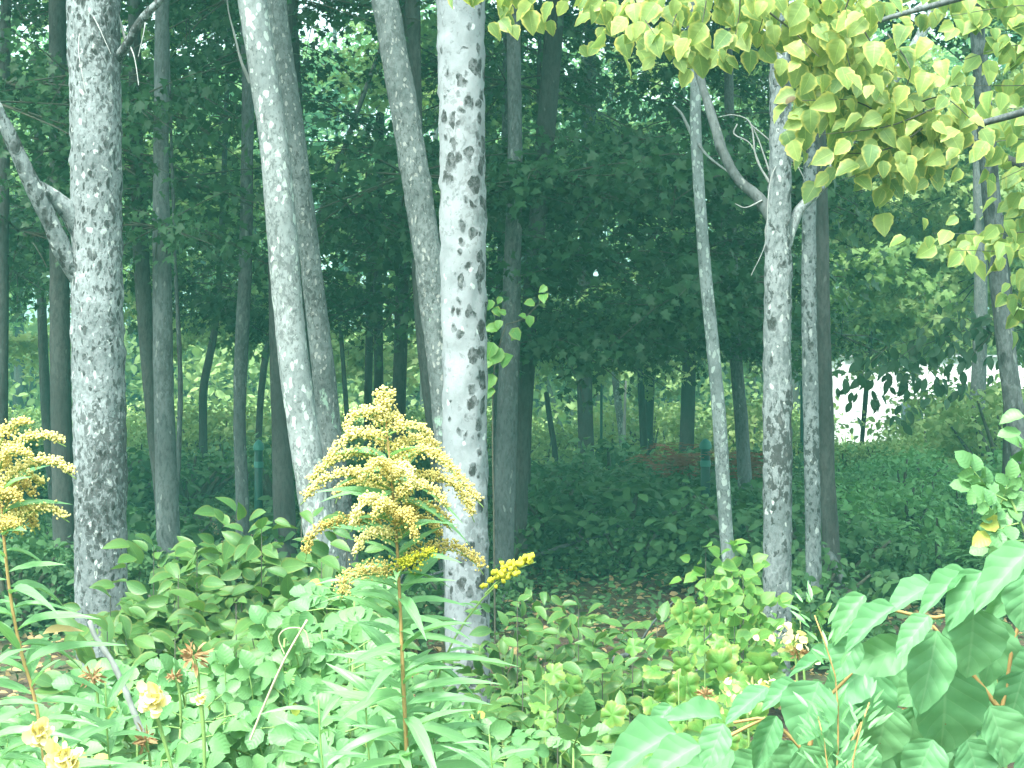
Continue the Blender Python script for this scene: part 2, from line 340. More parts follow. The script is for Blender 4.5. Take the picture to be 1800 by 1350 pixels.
LM = {
 'yellow': tpl_meshes('yellow_leaf', L['yellow'], ovate, 9, 1, 5, droop=.22, fold=.35, serr=.05, wav=.03),
 'olive': tpl_meshes('olive_leaf', L['olive'], ovate, 6, 1, 4, droop=.2, fold=.35, serr=.05),
 'sapling': tpl_meshes('sapling_leaf', L['sapling'], ellip, 6, 1, 4, droop=.22, fold=.4),
 'lime': tpl_meshes('vine_leaf', L['lime'], ovate, 5, 1, 4, droop=.2, fold=.3, serr=.06),
 'silh': tpl_meshes('hanging_leaf', L['silh'], ellip, 5, 1, 3, droop=.15, fold=.3),
 'big': tpl_meshes('broad_leaf', L['big'], broad, 14, 3, 5, droop=.18, fold=.38, wav=.035, serr=.02),
 'rose': tpl_meshes('rose_leaflet', L['rose'], round_, 6, 1, 5, droop=.18, fold=.4, serr=.05, wav=.03),
 'lance': tpl_meshes('lance_leaf', L['lance'], lance, 7, 1, 5, droop=.35, fold=.5, wav=.02),
 'aster': tpl_meshes('aster_leaf', L['aster'], lance, 4, 1, 3, droop=.1, fold=.4),
 'wither': tpl_meshes('withered_leaf', L['wither'], lance, 7, 1, 3, droop=.5, fold=1.3, wav=.1),
 'litter': tpl_meshes('fallen_leaf', L['wither'], ellip, 3, 1, 2, droop=.1, fold=.3),
}
th = np.linspace(0, 2 * math.pi, 41)[:-1]; lob = np.abs(np.cos(2.5 * (th - math.pi / 2)))
rr_ = .5 * (.78 + .26 * lob ** 1.6) * (1 + .05 * np.where(np.arange(40) % 2, 1, -1)) * np.where(np.abs(th - 1.5 * math.pi) < .3, .5, 1)
gx, gy = rr_ * np.cos(th), .42 + rr_ * np.sin(th)
GV = [(0, .42, .05)] + [(gx[i] * .5, .42 + (gy[i] - .42) * .5, .05 + .05 * lob[i]) for i in range(40)] + [(gx[i], gy[i], .14 * abs(gx[i]) - .25 * gy[i] ** 2 + .04 * lob[i]) for i in range(40)]
GF = [(0, i + 1, (i + 1) % 40 + 1) for i in range(40)] + [(i + 1, i + 41, (i + 1) % 40 + 41, (i + 1) % 40 + 1) for i in range(40)]
LM['grape'] = [new_mesh('lobed_leaf', GV, GF, L['lime'], np.array([(0, .4)] + [(.5, .5)] * 40 + [(1, .5)] * 40))]
def leaf_obj(parent, kind, pos, tip, nrm, size, name='leaf', wide=1.0):
    """one leaf as an object of its own, pos in the parent's space"""
    ms = LM[kind]; me = ms[RNG.integers(len(ms))]
    x, y, z = frames(np.asarray(tip, float)[None], np.asarray(nrm, float)[None])
    M = Matrix(((x[0][0]*size*wide, y[0][0]*size, z[0][0]*size, pos[0]), (x[0][1]*size*wide, y[0][1]*size, z[0][1]*size, pos[1]), (x[0][2]*size*wide, y[0][2]*size, z[0][2]*size, pos[2]), (0, 0, 0, 1)))
    return link(name, me, parent, M)

# ------------------------------------------------------------------ ground
def ground():
    m, t, out = base_mat('forest floor of leaf litter')
    tc = nn(t, 'ShaderNodeTexCoord')
    n1 = nn(t, 'ShaderNodeTexNoise', i_Scale=1.2, i_Detail=5.0); n2 = nn(t, 'ShaderNodeTexVoronoi', i_Scale=14.0); n3 = nn(t, 'ShaderNodeTexNoise', i_Scale=25.0, i_Detail=5.0)
    for n in (n1, n2, n3): t.links.new(tc.outputs['Object'], n.inputs['Vector'])
    c = mixc(t, n3.outputs[0], (.035, .026, .016), (.10, .065, .04))
    c = mixc(t, math_(t, 'MULTIPLY', maprange(t, nn_sep(t, n2.outputs['Color']), .5, .9), .5), c, (.15, .09, .055))
    sx = nn(t, 'ShaderNodeSeparateXYZ'); t.links.new(tc.outputs['Object'], sx.inputs[0])
    c = mixc(t, math_(t, 'MULTIPLY', maprange(t, n1.outputs[0], .4, .6), maprange(t, sx.outputs[1], 26, 34, .25, .95)), c, (.06, .13, .03))
    pr = nn(t, 'ShaderNodeBsdfPrincipled', i_Roughness=.95); b = nn(t, 'ShaderNodeBump'); b.inputs['Distance'].default_value = .04
    t.links.new(n3.outputs[0], b.inputs['Height']); t.links.new(b.outputs[0], pr.inputs['Normal'])
    t.links.new(c, pr.inputs['Base Color']); t.links.new(pr.outputs[0], out.inputs[0])
    xs = np.concatenate([np.linspace(-150, -16, 12), np.linspace(-14, 14, 71), np.linspace(16, 150, 12)])
    ys = np.concatenate([np.linspace(-60, -2, 8), np.linspace(0, 32, 81), np.linspace(34, 160, 22)])
    V = [(x, y, gz(x, y)) for y in ys for x in xs]; n = len(xs)
    Fc = [(j * n + i, j * n + i + 1, (j + 1) * n + i + 1, (j + 1) * n + i) for j in range(len(ys) - 1) for i in range(n - 1)]
    link('ground', new_mesh('ground', V, Fc, m), kind='structure')
ground()

# ------------------------------------------------------------------ boughs and crowns (shared meshes)
def bough_mesh(seed, mat, n=600, tpl=MAPLE, size=(.05, .10), R=(.95, .65, .32)):
    rs = np.random.default_rng(seed); mb = MB()
    tips = []
    for k in range(11):
        a = rs.uniform(0, 2 * math.pi); r = rs.uniform(.5, 1.0)
        e = np.array([math.cos(a) * R[0] * r, math.sin(a) * R[1] * r, rs.uniform(-R[2], R[2] * .6)])
        pth = catmull([(0, 0, .05), e * .5 + (0, 0, rs.uniform(.02, .12)), e], 6)
        mb.tube(pth, np.linspace(.008, .002, 6), segs=4, cap=False); tips.append(pth)
    nb = len(mb.F)
    idx = rs.integers(0, 11, n); tt = rs.integers(1, 6, n)
    pos = np.array([tips[i][t] for i, t in zip(idx, tt)]) + rs.normal(0, [.11, .10, .06], (n, 3))
    td = unit(np.column_stack([rs.normal(0, 1, n), rs.normal(-.2, .8, n), rs.normal(-.75, .45, n)]))
    nd = unit(np.column_stack([rs.normal(0, .45, n), rs.normal(-.35, .4, n), np.abs(rs.normal(.8, .3, n))]))
    cloud(mb, pos, td, nd, rs.uniform(*size, n), tpl)
    me = mb.mesh('bough', STEM_D); me.materials.append(mat)
    mi = np.ones(len(me.polygons), np.int32); mi[:nb] = 0; me.polygons.foreach_set('material_index', mi)
    return me
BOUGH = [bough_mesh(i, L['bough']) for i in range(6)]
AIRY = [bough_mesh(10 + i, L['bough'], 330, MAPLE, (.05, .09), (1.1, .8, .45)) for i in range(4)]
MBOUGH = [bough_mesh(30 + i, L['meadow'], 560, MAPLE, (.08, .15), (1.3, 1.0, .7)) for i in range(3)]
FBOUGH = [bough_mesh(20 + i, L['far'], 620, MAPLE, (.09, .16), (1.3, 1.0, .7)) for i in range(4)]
def crown_mesh(seed, mat, n, R, size, tpl=QUAD):
    rs = np.random.default_rng(seed); mb = MB()
    nc = 46; cc = unit(rs.normal(0, 1, (nc, 3))) * rs.uniform(.35, 1.0, (nc, 1)) ** .6 * np.array(R) * .88
    idx = rs.integers(0, nc, n)
    pos = cc[idx] + rs.normal(0, 1, (n, 3)) * np.array(R) * np.array([.15, .15, .09])
    td = unit(np.column_stack([rs.normal(0, 1, n), rs.normal(0, 1, n), rs.normal(-.5, .5, n)]))
    nd = unit(np.column_stack([rs.normal(0, .5, n), rs.normal(0, .5, n), rs.normal(.9, .4, n)]))
    cloud(mb, pos, td, nd, rs.uniform(*size, n), tpl)
    for q in cc[:18]:
        mb.tube(catmull([(0, 0, -R[2]), q * .5 - (0, 0, R[2] * .3), q], 5), np.linspace(.05, .01, 5), segs=4, cap=False)
    me = mb.mesh('crown', mat); me.materials.append(STEM_D)
    mi = np.zeros(len(me.polygons), np.int32); mi[n * len(tpl[1]):] = 1; me.polygons.foreach_set('material_index', mi)
    return me
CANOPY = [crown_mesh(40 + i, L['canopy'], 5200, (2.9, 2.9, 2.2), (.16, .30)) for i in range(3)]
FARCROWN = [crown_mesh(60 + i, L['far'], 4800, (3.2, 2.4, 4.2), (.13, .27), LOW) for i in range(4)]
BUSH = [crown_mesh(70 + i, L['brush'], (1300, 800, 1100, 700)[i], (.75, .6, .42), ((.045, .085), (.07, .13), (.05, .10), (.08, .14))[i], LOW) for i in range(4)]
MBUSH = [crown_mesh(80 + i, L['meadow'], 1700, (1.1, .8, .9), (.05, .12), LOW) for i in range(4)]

LAND = [(125, 'left of the black-specked trunk'), (240, 'behind the black-specked trunk'), (330, 'by the straight grey trunk'), (430, 'left of the mottled trunk'), (620, 'behind the silvery pair'), (770, 'behind the goldenrod'), (870, 'behind the spotted trunk'), (960, 'by the paired trunks'), (1100, 'by the stout black trunk'),
        (1240, 'left of the slender pale trunk'), (1340, 'between the slender and the rough trunk'), (1470, 'behind the rough trunk'), (1560, 'below the left end of the white building'), (1700, 'below the middle of the white building'), (9999, 'near the leaning trunk at the edge')]
def where(px, d):
    return next(b for a, b in LAND if px < a) + (', near' if d < 13 else ', further in' if d < 18 else ', far back')
# ------------------------------------------------------------------ trees
def limb_mesh(pts, segs, n, bump, mat, origin, seed=0.0, bfreq=8.0, rag=0.0):
    """pts: list of (x, y, z, radius) in world space"""
    q = catmull(pts, n); V, Fc = tube(q[:, :3] - origin, np.maximum(q[:, 3], .001), segs, bump, bfreq, True, seed)
    return new_mesh('trunk', V, Fc, mat)
def px_path(pts, d, dd=0.0):
    """[(px, py, width px)] at distance d -> [(x, y, z, radius)]"""
    out = []; n = max(1, len(pts) - 1)
    for i, (a, b, w) in enumerate(pts):
        e = d + dd * i / n; p = P(a, b, e); out.append((p[0], p[1], p[2], w / 2 / F * e))
    return out
def tree(name, label, pts, d, bark, height=9.0, seg=14, bump=.002, group=None, canopy=True, flare=1.12, twigs=(), limbs=(), crown_shift=(0, 1.5), bfreq=8.0, cat='tree'):
    """pts listed from the bottom of the view to the top"""
    w = px_path(pts, d)
    b, c = np.array(w[0]), np.array(w[1])
    # continue the trunk to the ground
    if b[2] > .05:
        sl = (b[:2] - c[:2]) / max(.2, abs(c[2] - b[2])) * (b[2]) * .7
        g = gz(b[0] + sl[0], b[1]) - .12
        low = [(b[0] + sl[0], b[1] + sl[1], g, b[3] * flare * 1.12), (b[0] + sl[0] * .8, b[1], g + .3, b[3] * flare)] if b[2] > .5 else [(b[0] + sl[0], b[1], g, b[3] * flare)]
        w = low + w
    base = np.array([w[0][0], w[0][1], gz(w[0][0], w[0][1])])
    e, f_ = np.array(w[-1]), np.array(w[-2])
    if e[2] < height and canopy:
        s = (e[:2] - f_[:2]) / max(.3, abs(e[2] - f_[2]))
        w.append((e[0] + s[0] * .7 * (height - e[2]) * .5, e[1], e[2] + (height - e[2]) * .5, e[3] * .8))
        w.append((e[0] + s[0] * .7 * (height - e[2]), e[1], height, e[3] * .35))
    L_ = sum(np.linalg.norm(np.array(w[i + 1][:3]) - np.array(w[i][:3])) for i in range(len(w) - 1))
    n = int(L_ / (.035 if d < 10 else .09 if d < 20 else .25)) + 6
    t = thing(name, label, cat, base, group)
    link('trunk', limb_mesh(w, seg, n, bump, BK[bark], base, d * 3.1 + pts[0][0] * .01, bfreq), t)
    for lp in limbs:
        q = px_path(lp[0], d, lp[1]); link('limb', limb_mesh(q, 10, max(8, int(len(q) * 9)), bump * .7, BK[lp[2]], base, 3.0), t)
    for tw in twigs:
        q = px_path(tw[0], d, tw[1] if len(tw) > 1 else 0.0); q = [(a, b, c, e * (1.0 - .6 * i / len(q))) for i, (a, b, c, e) in enumerate(q)]; me = limb_mesh(q, 5, len(q) * 6, .0012, BK['dead'], base, 5.0, 30.0); link('twig', me, t)
    if canopy:
        me = CANOPY[RNG.integers(3)]; sc = U(.85, 1.2)
        top = w[-1]
        M = Matrix.Translation((top[0] - base[0] + crown_shift[0], top[1] - base[1] + crown_shift[1], height - base[2] + .3)) @ Matrix.Rotation(U(0, 6.28), 4, 'Z') @ Matrix.Scale(sc, 4)
        link('crown', me, t, M, kind='stuff')
    return t

NEAR = {}
NEAR['left'] = tree('forked_tree', 'thick grey trunk covered in black crusty specks with a forked limb reaching left', [(178, 1215, 88), (178, 1100, 88), (176, 800, 92), (172, 600, 90), (170, 400, 88), (168, 200, 88), (164, 0, 92)], 8.0, 'speckled', 8.5, 36, .009, bfreq=18,
    limbs=[([(150, 500, 40), (118, 455, 34), (88, 390, 32), (50, 310, 30), (15, 235, 26), (-25, 150, 24)], -.3, 'rough'), ([(150, 410, 46), (115, 365, 34), (75, 335, 26), (52, 318, 16)], -.2, 'rough'), ([(205, 110, 20), (222, 80, 17), (250, 35, 16), (290, -10, 15)], -.2, 'rough')],
    twigs=[([(222, 75, 6), (212, 40, 6), (196, -5, 6)],), ([(222, 65, 4), (236, 100, 3), (244, 150, 2.5)], -.3), ([(150, 20, 3), (138, 80, 3), (150, 160, 2.5)], -.35), ([(152, 10, 3), (170, 40, 3), (195, 95, 2)], -.35), ([(238, 60, 4), (255, 40, 3), (243, 100, 2)], -.3)])
NEAR['birch'] = tree('pale_tree', 'pale silvery trunk with white lichen blotches, leaning left, in front of its greyer twin', [(580, 1040, 56), (560, 930, 56), (540, 800, 54), (522, 680, 54), (508, 560, 52), (495, 400, 54), (482, 260, 50), (463, 130, 50), (443, 0, 50), (430, -90, 50)], 8.5, 'birch', 8.5, 30, .003, bfreq=12,
    twigs=[([(440, 145, 8), (425, 110, 6), (412, 60, 5), (402, 20, 4), (398, -20, 4)], -.2)])
NEAR['twin'] = tree('grey_tree', 'leaning grey trunk close behind the pale silvery one', [(612, 1020, 44), (598, 900, 44), (580, 760, 42), (565, 620, 40), (548, 480, 37), (530, 330, 36), (512, 190, 35), (492, 60, 36), (480, -60, 36)], 9.1, 'lichen', 8.5, 24, .003, bfreq=12)
NEAR['lichen'] = tree('lichened_tree', 'brownish leaning trunk with mint green lichen that meets the spotted trunk', [(800, 960, 46), (790, 800, 46), (778, 680, 46), (768, 580, 48), (752, 450, 50), (732, 320, 50), (712, 200, 50), (692, 90, 48), (675, -10, 48), (660, -100, 48)], 8.6, 'lichen', 8.5, 28, .006, bfreq=14)
NEAR['centre'] = tree('spotted_tree', 'thick whitish trunk with scattered black spots in the middle, behind the goldenrod', [(824, 1260, 80), (822, 1100, 78), (819, 900, 77), (817, 700, 77), (815, 500, 79), (813, 300, 80), (811, 120, 82), (811, -20, 86)], 7.5, 'spotted', 8.5, 40, .009, bfreq=16)
NEAR['right'] = tree('rough_tree', 'rough speckled grey trunk with dead twigs and curved limbs under the yellow leaves', [(1364, 1200, 50), (1366, 1050, 50), (1367, 850, 50), (1366, 650, 50), (1368, 450, 46), (1371, 300, 40), (1372, 150, 38), (1366, 0, 34)], 9.0, 'rough', 8.5, 28, .008, bfreq=14,
    limbs=[([(1366, 400, 26), (1335, 350, 22), (1300, 318, 19), (1272, 270, 18), (1256, 220, 17), (1238, 160, 15), (1222, 100, 13), (1212, 40, 10)], .3, 'mid'),
           ([(1380, 430, 22), (1405, 370, 18), (1445, 325, 17), (1500, 240, 16), (1550, 170, 17), (1600, 95, 18), (1650, 0, 17), (1672, -50, 14)], .3, 'birch')],
    twigs=[([(1340, 352, 4), (1310, 365, 3), (1292, 358, 2)],), ([(1352, 320, 5), (1330, 280, 4), (1318, 215, 4), (1290, 202, 3), (1262, 206, 2)],), ([(1320, 220, 4), (1345, 240, 3), (1400, 290, 3), (1420, 330, 2)],),
           ([(1352, 300, 4), (1335, 250, 3), (1322, 220, 3)],), ([(1296, 218, 3), (1290, 235, 3), (1318, 252, 3), (1340, 300, 4)],), ([(1360, 380, 6), (1346, 400, 4), (1345, 430, 3), (1320, 485, 2)],),
           ([(1385, 250, 5), (1410, 200, 4), (1440, 160, 4), (1446, 140, 3)],), ([(1385, 170, 5), (1410, 180, 4), (1425, 130, 4)],), ([(1384, 270, 4), (1360, 300, 3), (1351, 340, 3), (1348, 420, 2)], -.2)])
NEAR['thin'] = tree('slender_tree', 'slender pale speckled trunk left of the rough grey one', [(1282, 1010, 24), (1276, 930, 24), (1270, 830, 25), (1263, 720, 24), (1252, 600, 23), (1240, 480, 22), (1230, 350, 20), (1223, 230, 20), (1222, 130, 17), (1218, 60, 15)], 11.0, 'birch', 8.0, 16, .003, bfreq=14,
    twigs=[([(1228, 265, 8), (1215, 235, 7), (1198, 200, 7), (1185, 186, 6)],), ([(1226, 250, 6), (1245, 275, 5), (1290, 310, 4), (1330, 345, 3)], -.6)])
NEAR['rightthin'] = tree('narrow_tree', 'narrow pale grey trunk just right of the rough one', [(1432, 1100, 28), (1430, 980, 28), (1428, 850, 28), (1425, 700, 28), (1422, 550, 27), (1422, 400, 25), (1425, 250, 24), (1428, 60, 22), (1430, -120, 20)], 10.5, 'rough', 8.5, 18, .003, bfreq=14, canopy=False)
NEAR['rightdark'] = tree('dark_tree', 'blackish trunk with a flared foot behind the narrow pale grey one', [(1470, 1090, 44), (1462, 980, 32), (1455, 850, 28), (1450, 700, 28), (1446, 550, 26), (1444, 400, 25), (1440, 250, 24), (1430, 60, 22), (1424, -120, 20)], 11.5, 'dark', 8.5, 18, .005, canopy=False,
    limbs=[([(1450, 960, 16), (1478, 1010, 14), (1495, 1060, 14), (1500, 1120, 16)], -.5, 'mid')])
NEAR['edge'] = tree('leaning_tree', 'grey trunk leaning left at the right edge with a dark limb crossing it', [(1812, 900, 36), (1798, 820, 35), (1780, 700, 34), (1765, 580, 33), (1752, 450, 33), (1742, 340, 32), (1732, 220, 30), (1722, 100, 27), (1712, -20, 26), (1705, -120, 24)], 11.0, 'mid', 8.5, 18, .004, canopy=False,
    limbs=[([(1690, 248, 12), (1730, 258, 14), (1765, 278, 16), (1810, 292, 18), (1880, 300, 24)], -2.0, 'dark')])

MID = [  # name, label, pts, d, bark
 ('spindly_tree', 'dark trunk partly hidden behind the left side of the black-specked trunk', [(112, 930, 40), (108, 750, 38), (105, 560, 36), (104, 380, 34), (102, 120, 32), (100, -40, 30)], 13.5, 'dark'),
 ('spindly_tree', 'narrow dark trunk furthest left but one, between the edge and the black-specked trunk', [(92, 860, 16), (82, 740, 18), (74, 560, 17), (70, 400, 16), (66, 100, 15)], 18, 'dark'),
 ('spindly_tree', 'dark trunk cut by the left edge above the left goldenrod', [(2, 760, 24), (4, 620, 22), (6, 420, 20), (8, 200, 20), (10, 0, 18)], 14, 'dark'),
 ('spindly_tree', 'straight grey trunk right of the black-specked trunk with a pale sapling against it', [(296, 940, 42), (293, 850, 40), (288, 700, 36), (285, 500, 34), (283, 300, 28), (284, 120, 26), (285, -40, 24)], 12, 'mid'),
 ('spindly_tree', 'dark trunk overlapping the left side of the straight grey one', [(285, 900, 24), (272, 760, 26), (258, 600, 28), (248, 450, 28), (240, 250, 24), (236, 0, 22)], 13.5, 'dark'),
 ('spindly_tree', 'thin pale stem touching the right side of the straight grey trunk', [(308, 900, 9), (314, 800, 9), (317, 680, 9), (313, 560, 8), (309, 480, 6)], 12.3, 'mid'),
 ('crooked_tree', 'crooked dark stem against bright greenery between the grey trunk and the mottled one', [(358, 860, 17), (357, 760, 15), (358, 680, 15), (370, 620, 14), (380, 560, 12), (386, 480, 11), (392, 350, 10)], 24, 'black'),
 ('mottled_tree', 'dark trunk with a pale mottled lower half left of the silvery pair', [(428, 960, 24), (425, 860, 23), (421, 740, 22), (424, 620, 24), (431, 480, 24), (434, 300, 22), (436, 120, 22), (430, -40, 22)], 13, 'mid'),
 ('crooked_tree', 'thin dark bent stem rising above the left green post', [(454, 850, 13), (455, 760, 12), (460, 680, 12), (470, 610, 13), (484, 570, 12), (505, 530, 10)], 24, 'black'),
 ('stout_tree', 'grey trunk half hidden behind the foot of the silvery trunk', [(502, 960, 40), (498, 860, 38), (493, 740, 32), (488, 600, 30), (485, 400, 28), (488, 200, 26), (505, 0, 26)], 12.2, 'dark'),
 ('spindly_tree', 'dark trunk high up just right of the silvery pair', [(560, 800, 20), (548, 600, 20), (530, 400, 22), (522, 200, 22), (514, 60, 22), (508, -40, 22)], 15, 'dark'),
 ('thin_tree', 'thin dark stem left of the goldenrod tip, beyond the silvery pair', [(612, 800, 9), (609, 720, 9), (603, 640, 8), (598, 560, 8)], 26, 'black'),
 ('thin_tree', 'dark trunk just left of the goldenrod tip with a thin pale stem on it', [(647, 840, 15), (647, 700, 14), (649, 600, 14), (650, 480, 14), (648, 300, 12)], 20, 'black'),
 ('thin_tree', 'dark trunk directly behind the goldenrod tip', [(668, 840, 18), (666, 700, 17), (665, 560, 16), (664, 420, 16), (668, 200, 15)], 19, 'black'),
 ('thin_tree', 'grey brown trunk right of the goldenrod tip', [(704, 850, 25), (701, 740, 24), (704, 620, 24), (708, 480, 24), (710, 350, 22), (712, 180, 22)], 16, 'dark'),
 ('thin_tree', 'dark bowed trunk between the goldenrod and the spotted trunk', [(778, 900, 28), (766, 780, 27), (752, 660, 26), (742, 560, 26), (734, 420, 26), (730, 250, 26), (727, 100, 26), (724, -40, 26)], 12.5, 'dark'),
 ('paired_tree', 'lichen flecked grey trunk just right of the spotted one, left of a pair', [(884, 1040, 38), (886, 900, 38), (890, 760, 38), (896, 620, 36), (901, 450, 30), (905, 300, 26), (904, 150, 25), (900, -30, 24)], 12.5, 'mid'),
 ('paired_tree', 'dark trunk leaning right, second from the spotted one', [(914, 1050, 28), (914, 900, 27), (918, 760, 27), (926, 620, 27), (938, 460, 30), (952, 320, 32), (962, 200, 33), (972, 80, 32), (982, -40, 30)], 13.5, 'dark'),
 ('thin_tree', 'thin dark sapling right of the pair by the spotted trunk', [(930, 960, 9), (928, 850, 9), (930, 740, 10), (936, 640, 9), (940, 500, 8)], 16, 'dark'),
 ('thin_tree', 'thin grey trunk high up between the spotted trunk and the pair', [(870, 900, 10), (874, 600, 11), (884, 350, 12), (889, 200, 13), (891, 0, 13)], 17, 'mid'),
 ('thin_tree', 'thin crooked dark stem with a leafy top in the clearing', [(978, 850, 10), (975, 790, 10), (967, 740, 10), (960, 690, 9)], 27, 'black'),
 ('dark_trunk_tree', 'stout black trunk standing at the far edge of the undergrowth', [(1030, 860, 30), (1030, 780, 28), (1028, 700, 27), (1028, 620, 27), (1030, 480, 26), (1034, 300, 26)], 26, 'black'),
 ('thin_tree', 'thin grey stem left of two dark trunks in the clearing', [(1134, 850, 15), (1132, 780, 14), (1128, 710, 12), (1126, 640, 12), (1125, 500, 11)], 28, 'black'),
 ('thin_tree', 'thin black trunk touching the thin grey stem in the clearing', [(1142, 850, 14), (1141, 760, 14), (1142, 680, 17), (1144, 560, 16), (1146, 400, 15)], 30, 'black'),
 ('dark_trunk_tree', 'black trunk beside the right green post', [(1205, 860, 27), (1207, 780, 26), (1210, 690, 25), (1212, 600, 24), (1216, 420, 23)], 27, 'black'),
 ('thin_tree', 'grey mottled trunk between the slender pale one and the rough one', [(1312, 930, 26), (1309, 840, 25), (1303, 740, 24), (1296, 660, 22), (1290, 560, 20), (1286, 400, 18)], 16, 'mid'),
 ('thin_tree', 'hazy grey trunk left of the leaning one at the right edge', [(1716, 800, 28), (1718, 720, 28), (1722, 620, 26), (1724, 500, 24), (1722, 380, 22), (1718, 200, 20)], 24, 'mid'),
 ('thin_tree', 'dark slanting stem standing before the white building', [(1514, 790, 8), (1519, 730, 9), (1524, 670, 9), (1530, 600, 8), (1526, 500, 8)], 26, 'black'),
 ('thin_tree', 'dark stem behind the right edge of the leaning grey trunk', [(1772, 620, 12), (1775, 540, 12), (1770, 470, 12), (1765, 380, 11)], 15, 'dark'),
 ('snag', 'thin bare grey snag beside the white birch in the clearing', [(1091, 850, 9), (1096, 780, 8), (1098, 730, 5), (1100, 670, 4)], 27, 'dead'),
]
mids = []
for name, label, pts, d, bk in MID:
    can = (len(pts) > 5 or d < 17) and pts[0][0] < 1500
    t = tree(name, label, pts, d, bk, U(8.5, 10.5), 10, .004 if d < 20 else .003, canopy=can and name != 'snag', crown_shift=(U(-1, 1), U(0, 2)))
    mids.append((pts, d, t))
tree('white_birch', 'white leaning birch stem in the sunlit clearing', [(1092, 760, 11), (1088, 720, 13), (1082, 670, 12), (1079, 600, 10)], 28.5, 'birch', 8, 8, .002, canopy=False, cat='tree')

# leafy boughs hanging from the trees of the wood
def add_bough(px, py, d, s=1.0, flat=1.0, ms=None):
    best = min(mids, key=lambda m: abs(m[1] - d) * 40 + abs(np.mean([p[0] for p in m[0]]) - px))
    t = best[2]; p = P(px, py, d) - np.array(t.location)
    M = Matrix.Translation(p) @ Matrix.Rotation(U(-.5, .5), 4, 'Z') @ Matrix.Rotation(U(-.25, .25), 4, 'Y') @ Matrix.Diagonal((s * U(.85, 1.2), s, s * flat * U(.8, 1.2), 1))
    ms = ms or (AIRY if d > 13.5 and RNG.random() < .75 else BOUGH); link('bough', ms[RNG.integers(len(ms))], t, M, kind='stuff')
for x0, x1, y0, y1, n, d0, d1, s0, s1 in [
    (840, 1360, 290, 560, 27, 11.5, 19, .8, 1.25), (930, 1330, 520, 640, 14, 13, 19, .7, 1.0), (860, 1360, -40, 380, 28, 13, 20, .9, 1.3),
    (540, 790, 120, 540, 20, 11.5, 18, .9, 1.3), (540, 790, -40, 150, 7, 13, 20, .9, 1.3), (560, 780, 520, 610, 5, 15, 20, .6, .9),
    (210, 450, -40, 430, 26, 11.5, 19, .9, 1.3), (220, 500, 430, 560, 9, 14, 20, .7, 1.0), (-30, 140, -40, 420, 18, 10.5, 17, .9, 1.3), (-20, 130, 420, 560, 6, 13, 19, .7, 1.0),
    (1380, 1500, 100, 600, 5, 13, 19, .7, 1.0), (1500, 1820, -40, 240, 6, 14, 21, .9, 1.2), (1250, 1450, 560, 680, 6, 15, 20, .6, .9)]:
    for k in range(n): (RNG.random() < (.8 if y0 > 280 else .66)) and add_bough(U(x0, x1), U(y0, y1), U(d0, d1), U(s0, s1), 1.0, None if y0 > 280 else AIRY)

for k in range(52): add_bough(U(1440, 1840), U(120, 600), U(25, 32), U(.8, 1.3), 1.0, MBOUGH)
for k in range(16): add_bough(U(-40, 1300), U(480, 640), U(26, 32), U(.7, 1.1), 1.0, MBOUGH)
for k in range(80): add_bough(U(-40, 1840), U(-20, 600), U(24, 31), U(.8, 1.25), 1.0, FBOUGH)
# ------------------------------------------------------------------ canopy trees out of the frame that shade the wood (both sides and behind)
for k, (x, y) in enumerate([(-6.5, 11), (7.6, 11), (-9, 15), (-7, 20), (-12, 24), (11, 24), (-11, 19), (-13, 15)]):
    px = 900 + x / y * F
    t = tree('tall_tree', 'tall forest tree further back in the wood', [(px, 700 + 1.2 / y * F, 60), (px + 5, 300, 56), (px, -100, 50)], y, 'dark', U(9, 11), 8, .004, group='trees of the wood around the clearing')

# far sunlit trees and shrubs beyond the clearing
def far_tree(px, d, h, sc=1.0):
    x = (px - 900) / F * d; z = gz(x, d)
    t = thing('far_tree', 'sunlit leafy tree beyond the clearing ' + where(px, 30).split(',')[0], 'tree', (x, d, z), 'sunlit trees beyond the clearing')
    V, Fc = tube(catmull([(0, 0, -.1), (U(-.2, .2), 0, h * .5), (U(-.4, .4), 0, h)], 8), np.linspace(.16, .05, 8), 7); link('trunk', new_mesh('trunk', V, Fc, BK['dark']), t)
    link('crown', FARCROWN[RNG.integers(4)], t, kind='stuff', mw= Matrix.Translation((0, 0, h * .66)) @ Matrix.Rotation(U(0, 6.28), 4, 'Z') @ Matrix.Scale(sc * h / 11, 4))
for px in range(-260, 2100, 150):
    far_tree(px + U(-40, 40), U(52, 62), U(13, 17), U(.8, 1.0))
for px in range(-200, 2000, 230):
    far_tree(px + U(-50, 50), U(40, 48), U(8, 10.5), .85)
for px, d, h in [(1500, 47, 9), (1640, 45, 8.5), (1760, 48, 9), (1580, 50, 10), (1690, 52, 11), (1850, 47, 9)]: far_tree(px, d, h, .9)
for k in range(60):
    px = -250 + 2300 * (k + U(0, 1)) / 60; d = U(44, 52); x = (px - 900) / F * d
    t = thing('thicket_shrub', 'tall sunlit shrub beyond the clearing ' + where(px, 30).split(',')[0], 'shrub', (x, d, gz(x, d)), 'tall shrubs at the far edge')
    link('crown', MBUSH[RNG.integers(4)], t, kind='stuff', mw= Matrix.Translation((0, 0, 1.6)) @ Matrix.Rotation(U(0, 6.28), 4, 'Z') @ Matrix.Scale(U(2.2, 3.4), 4))
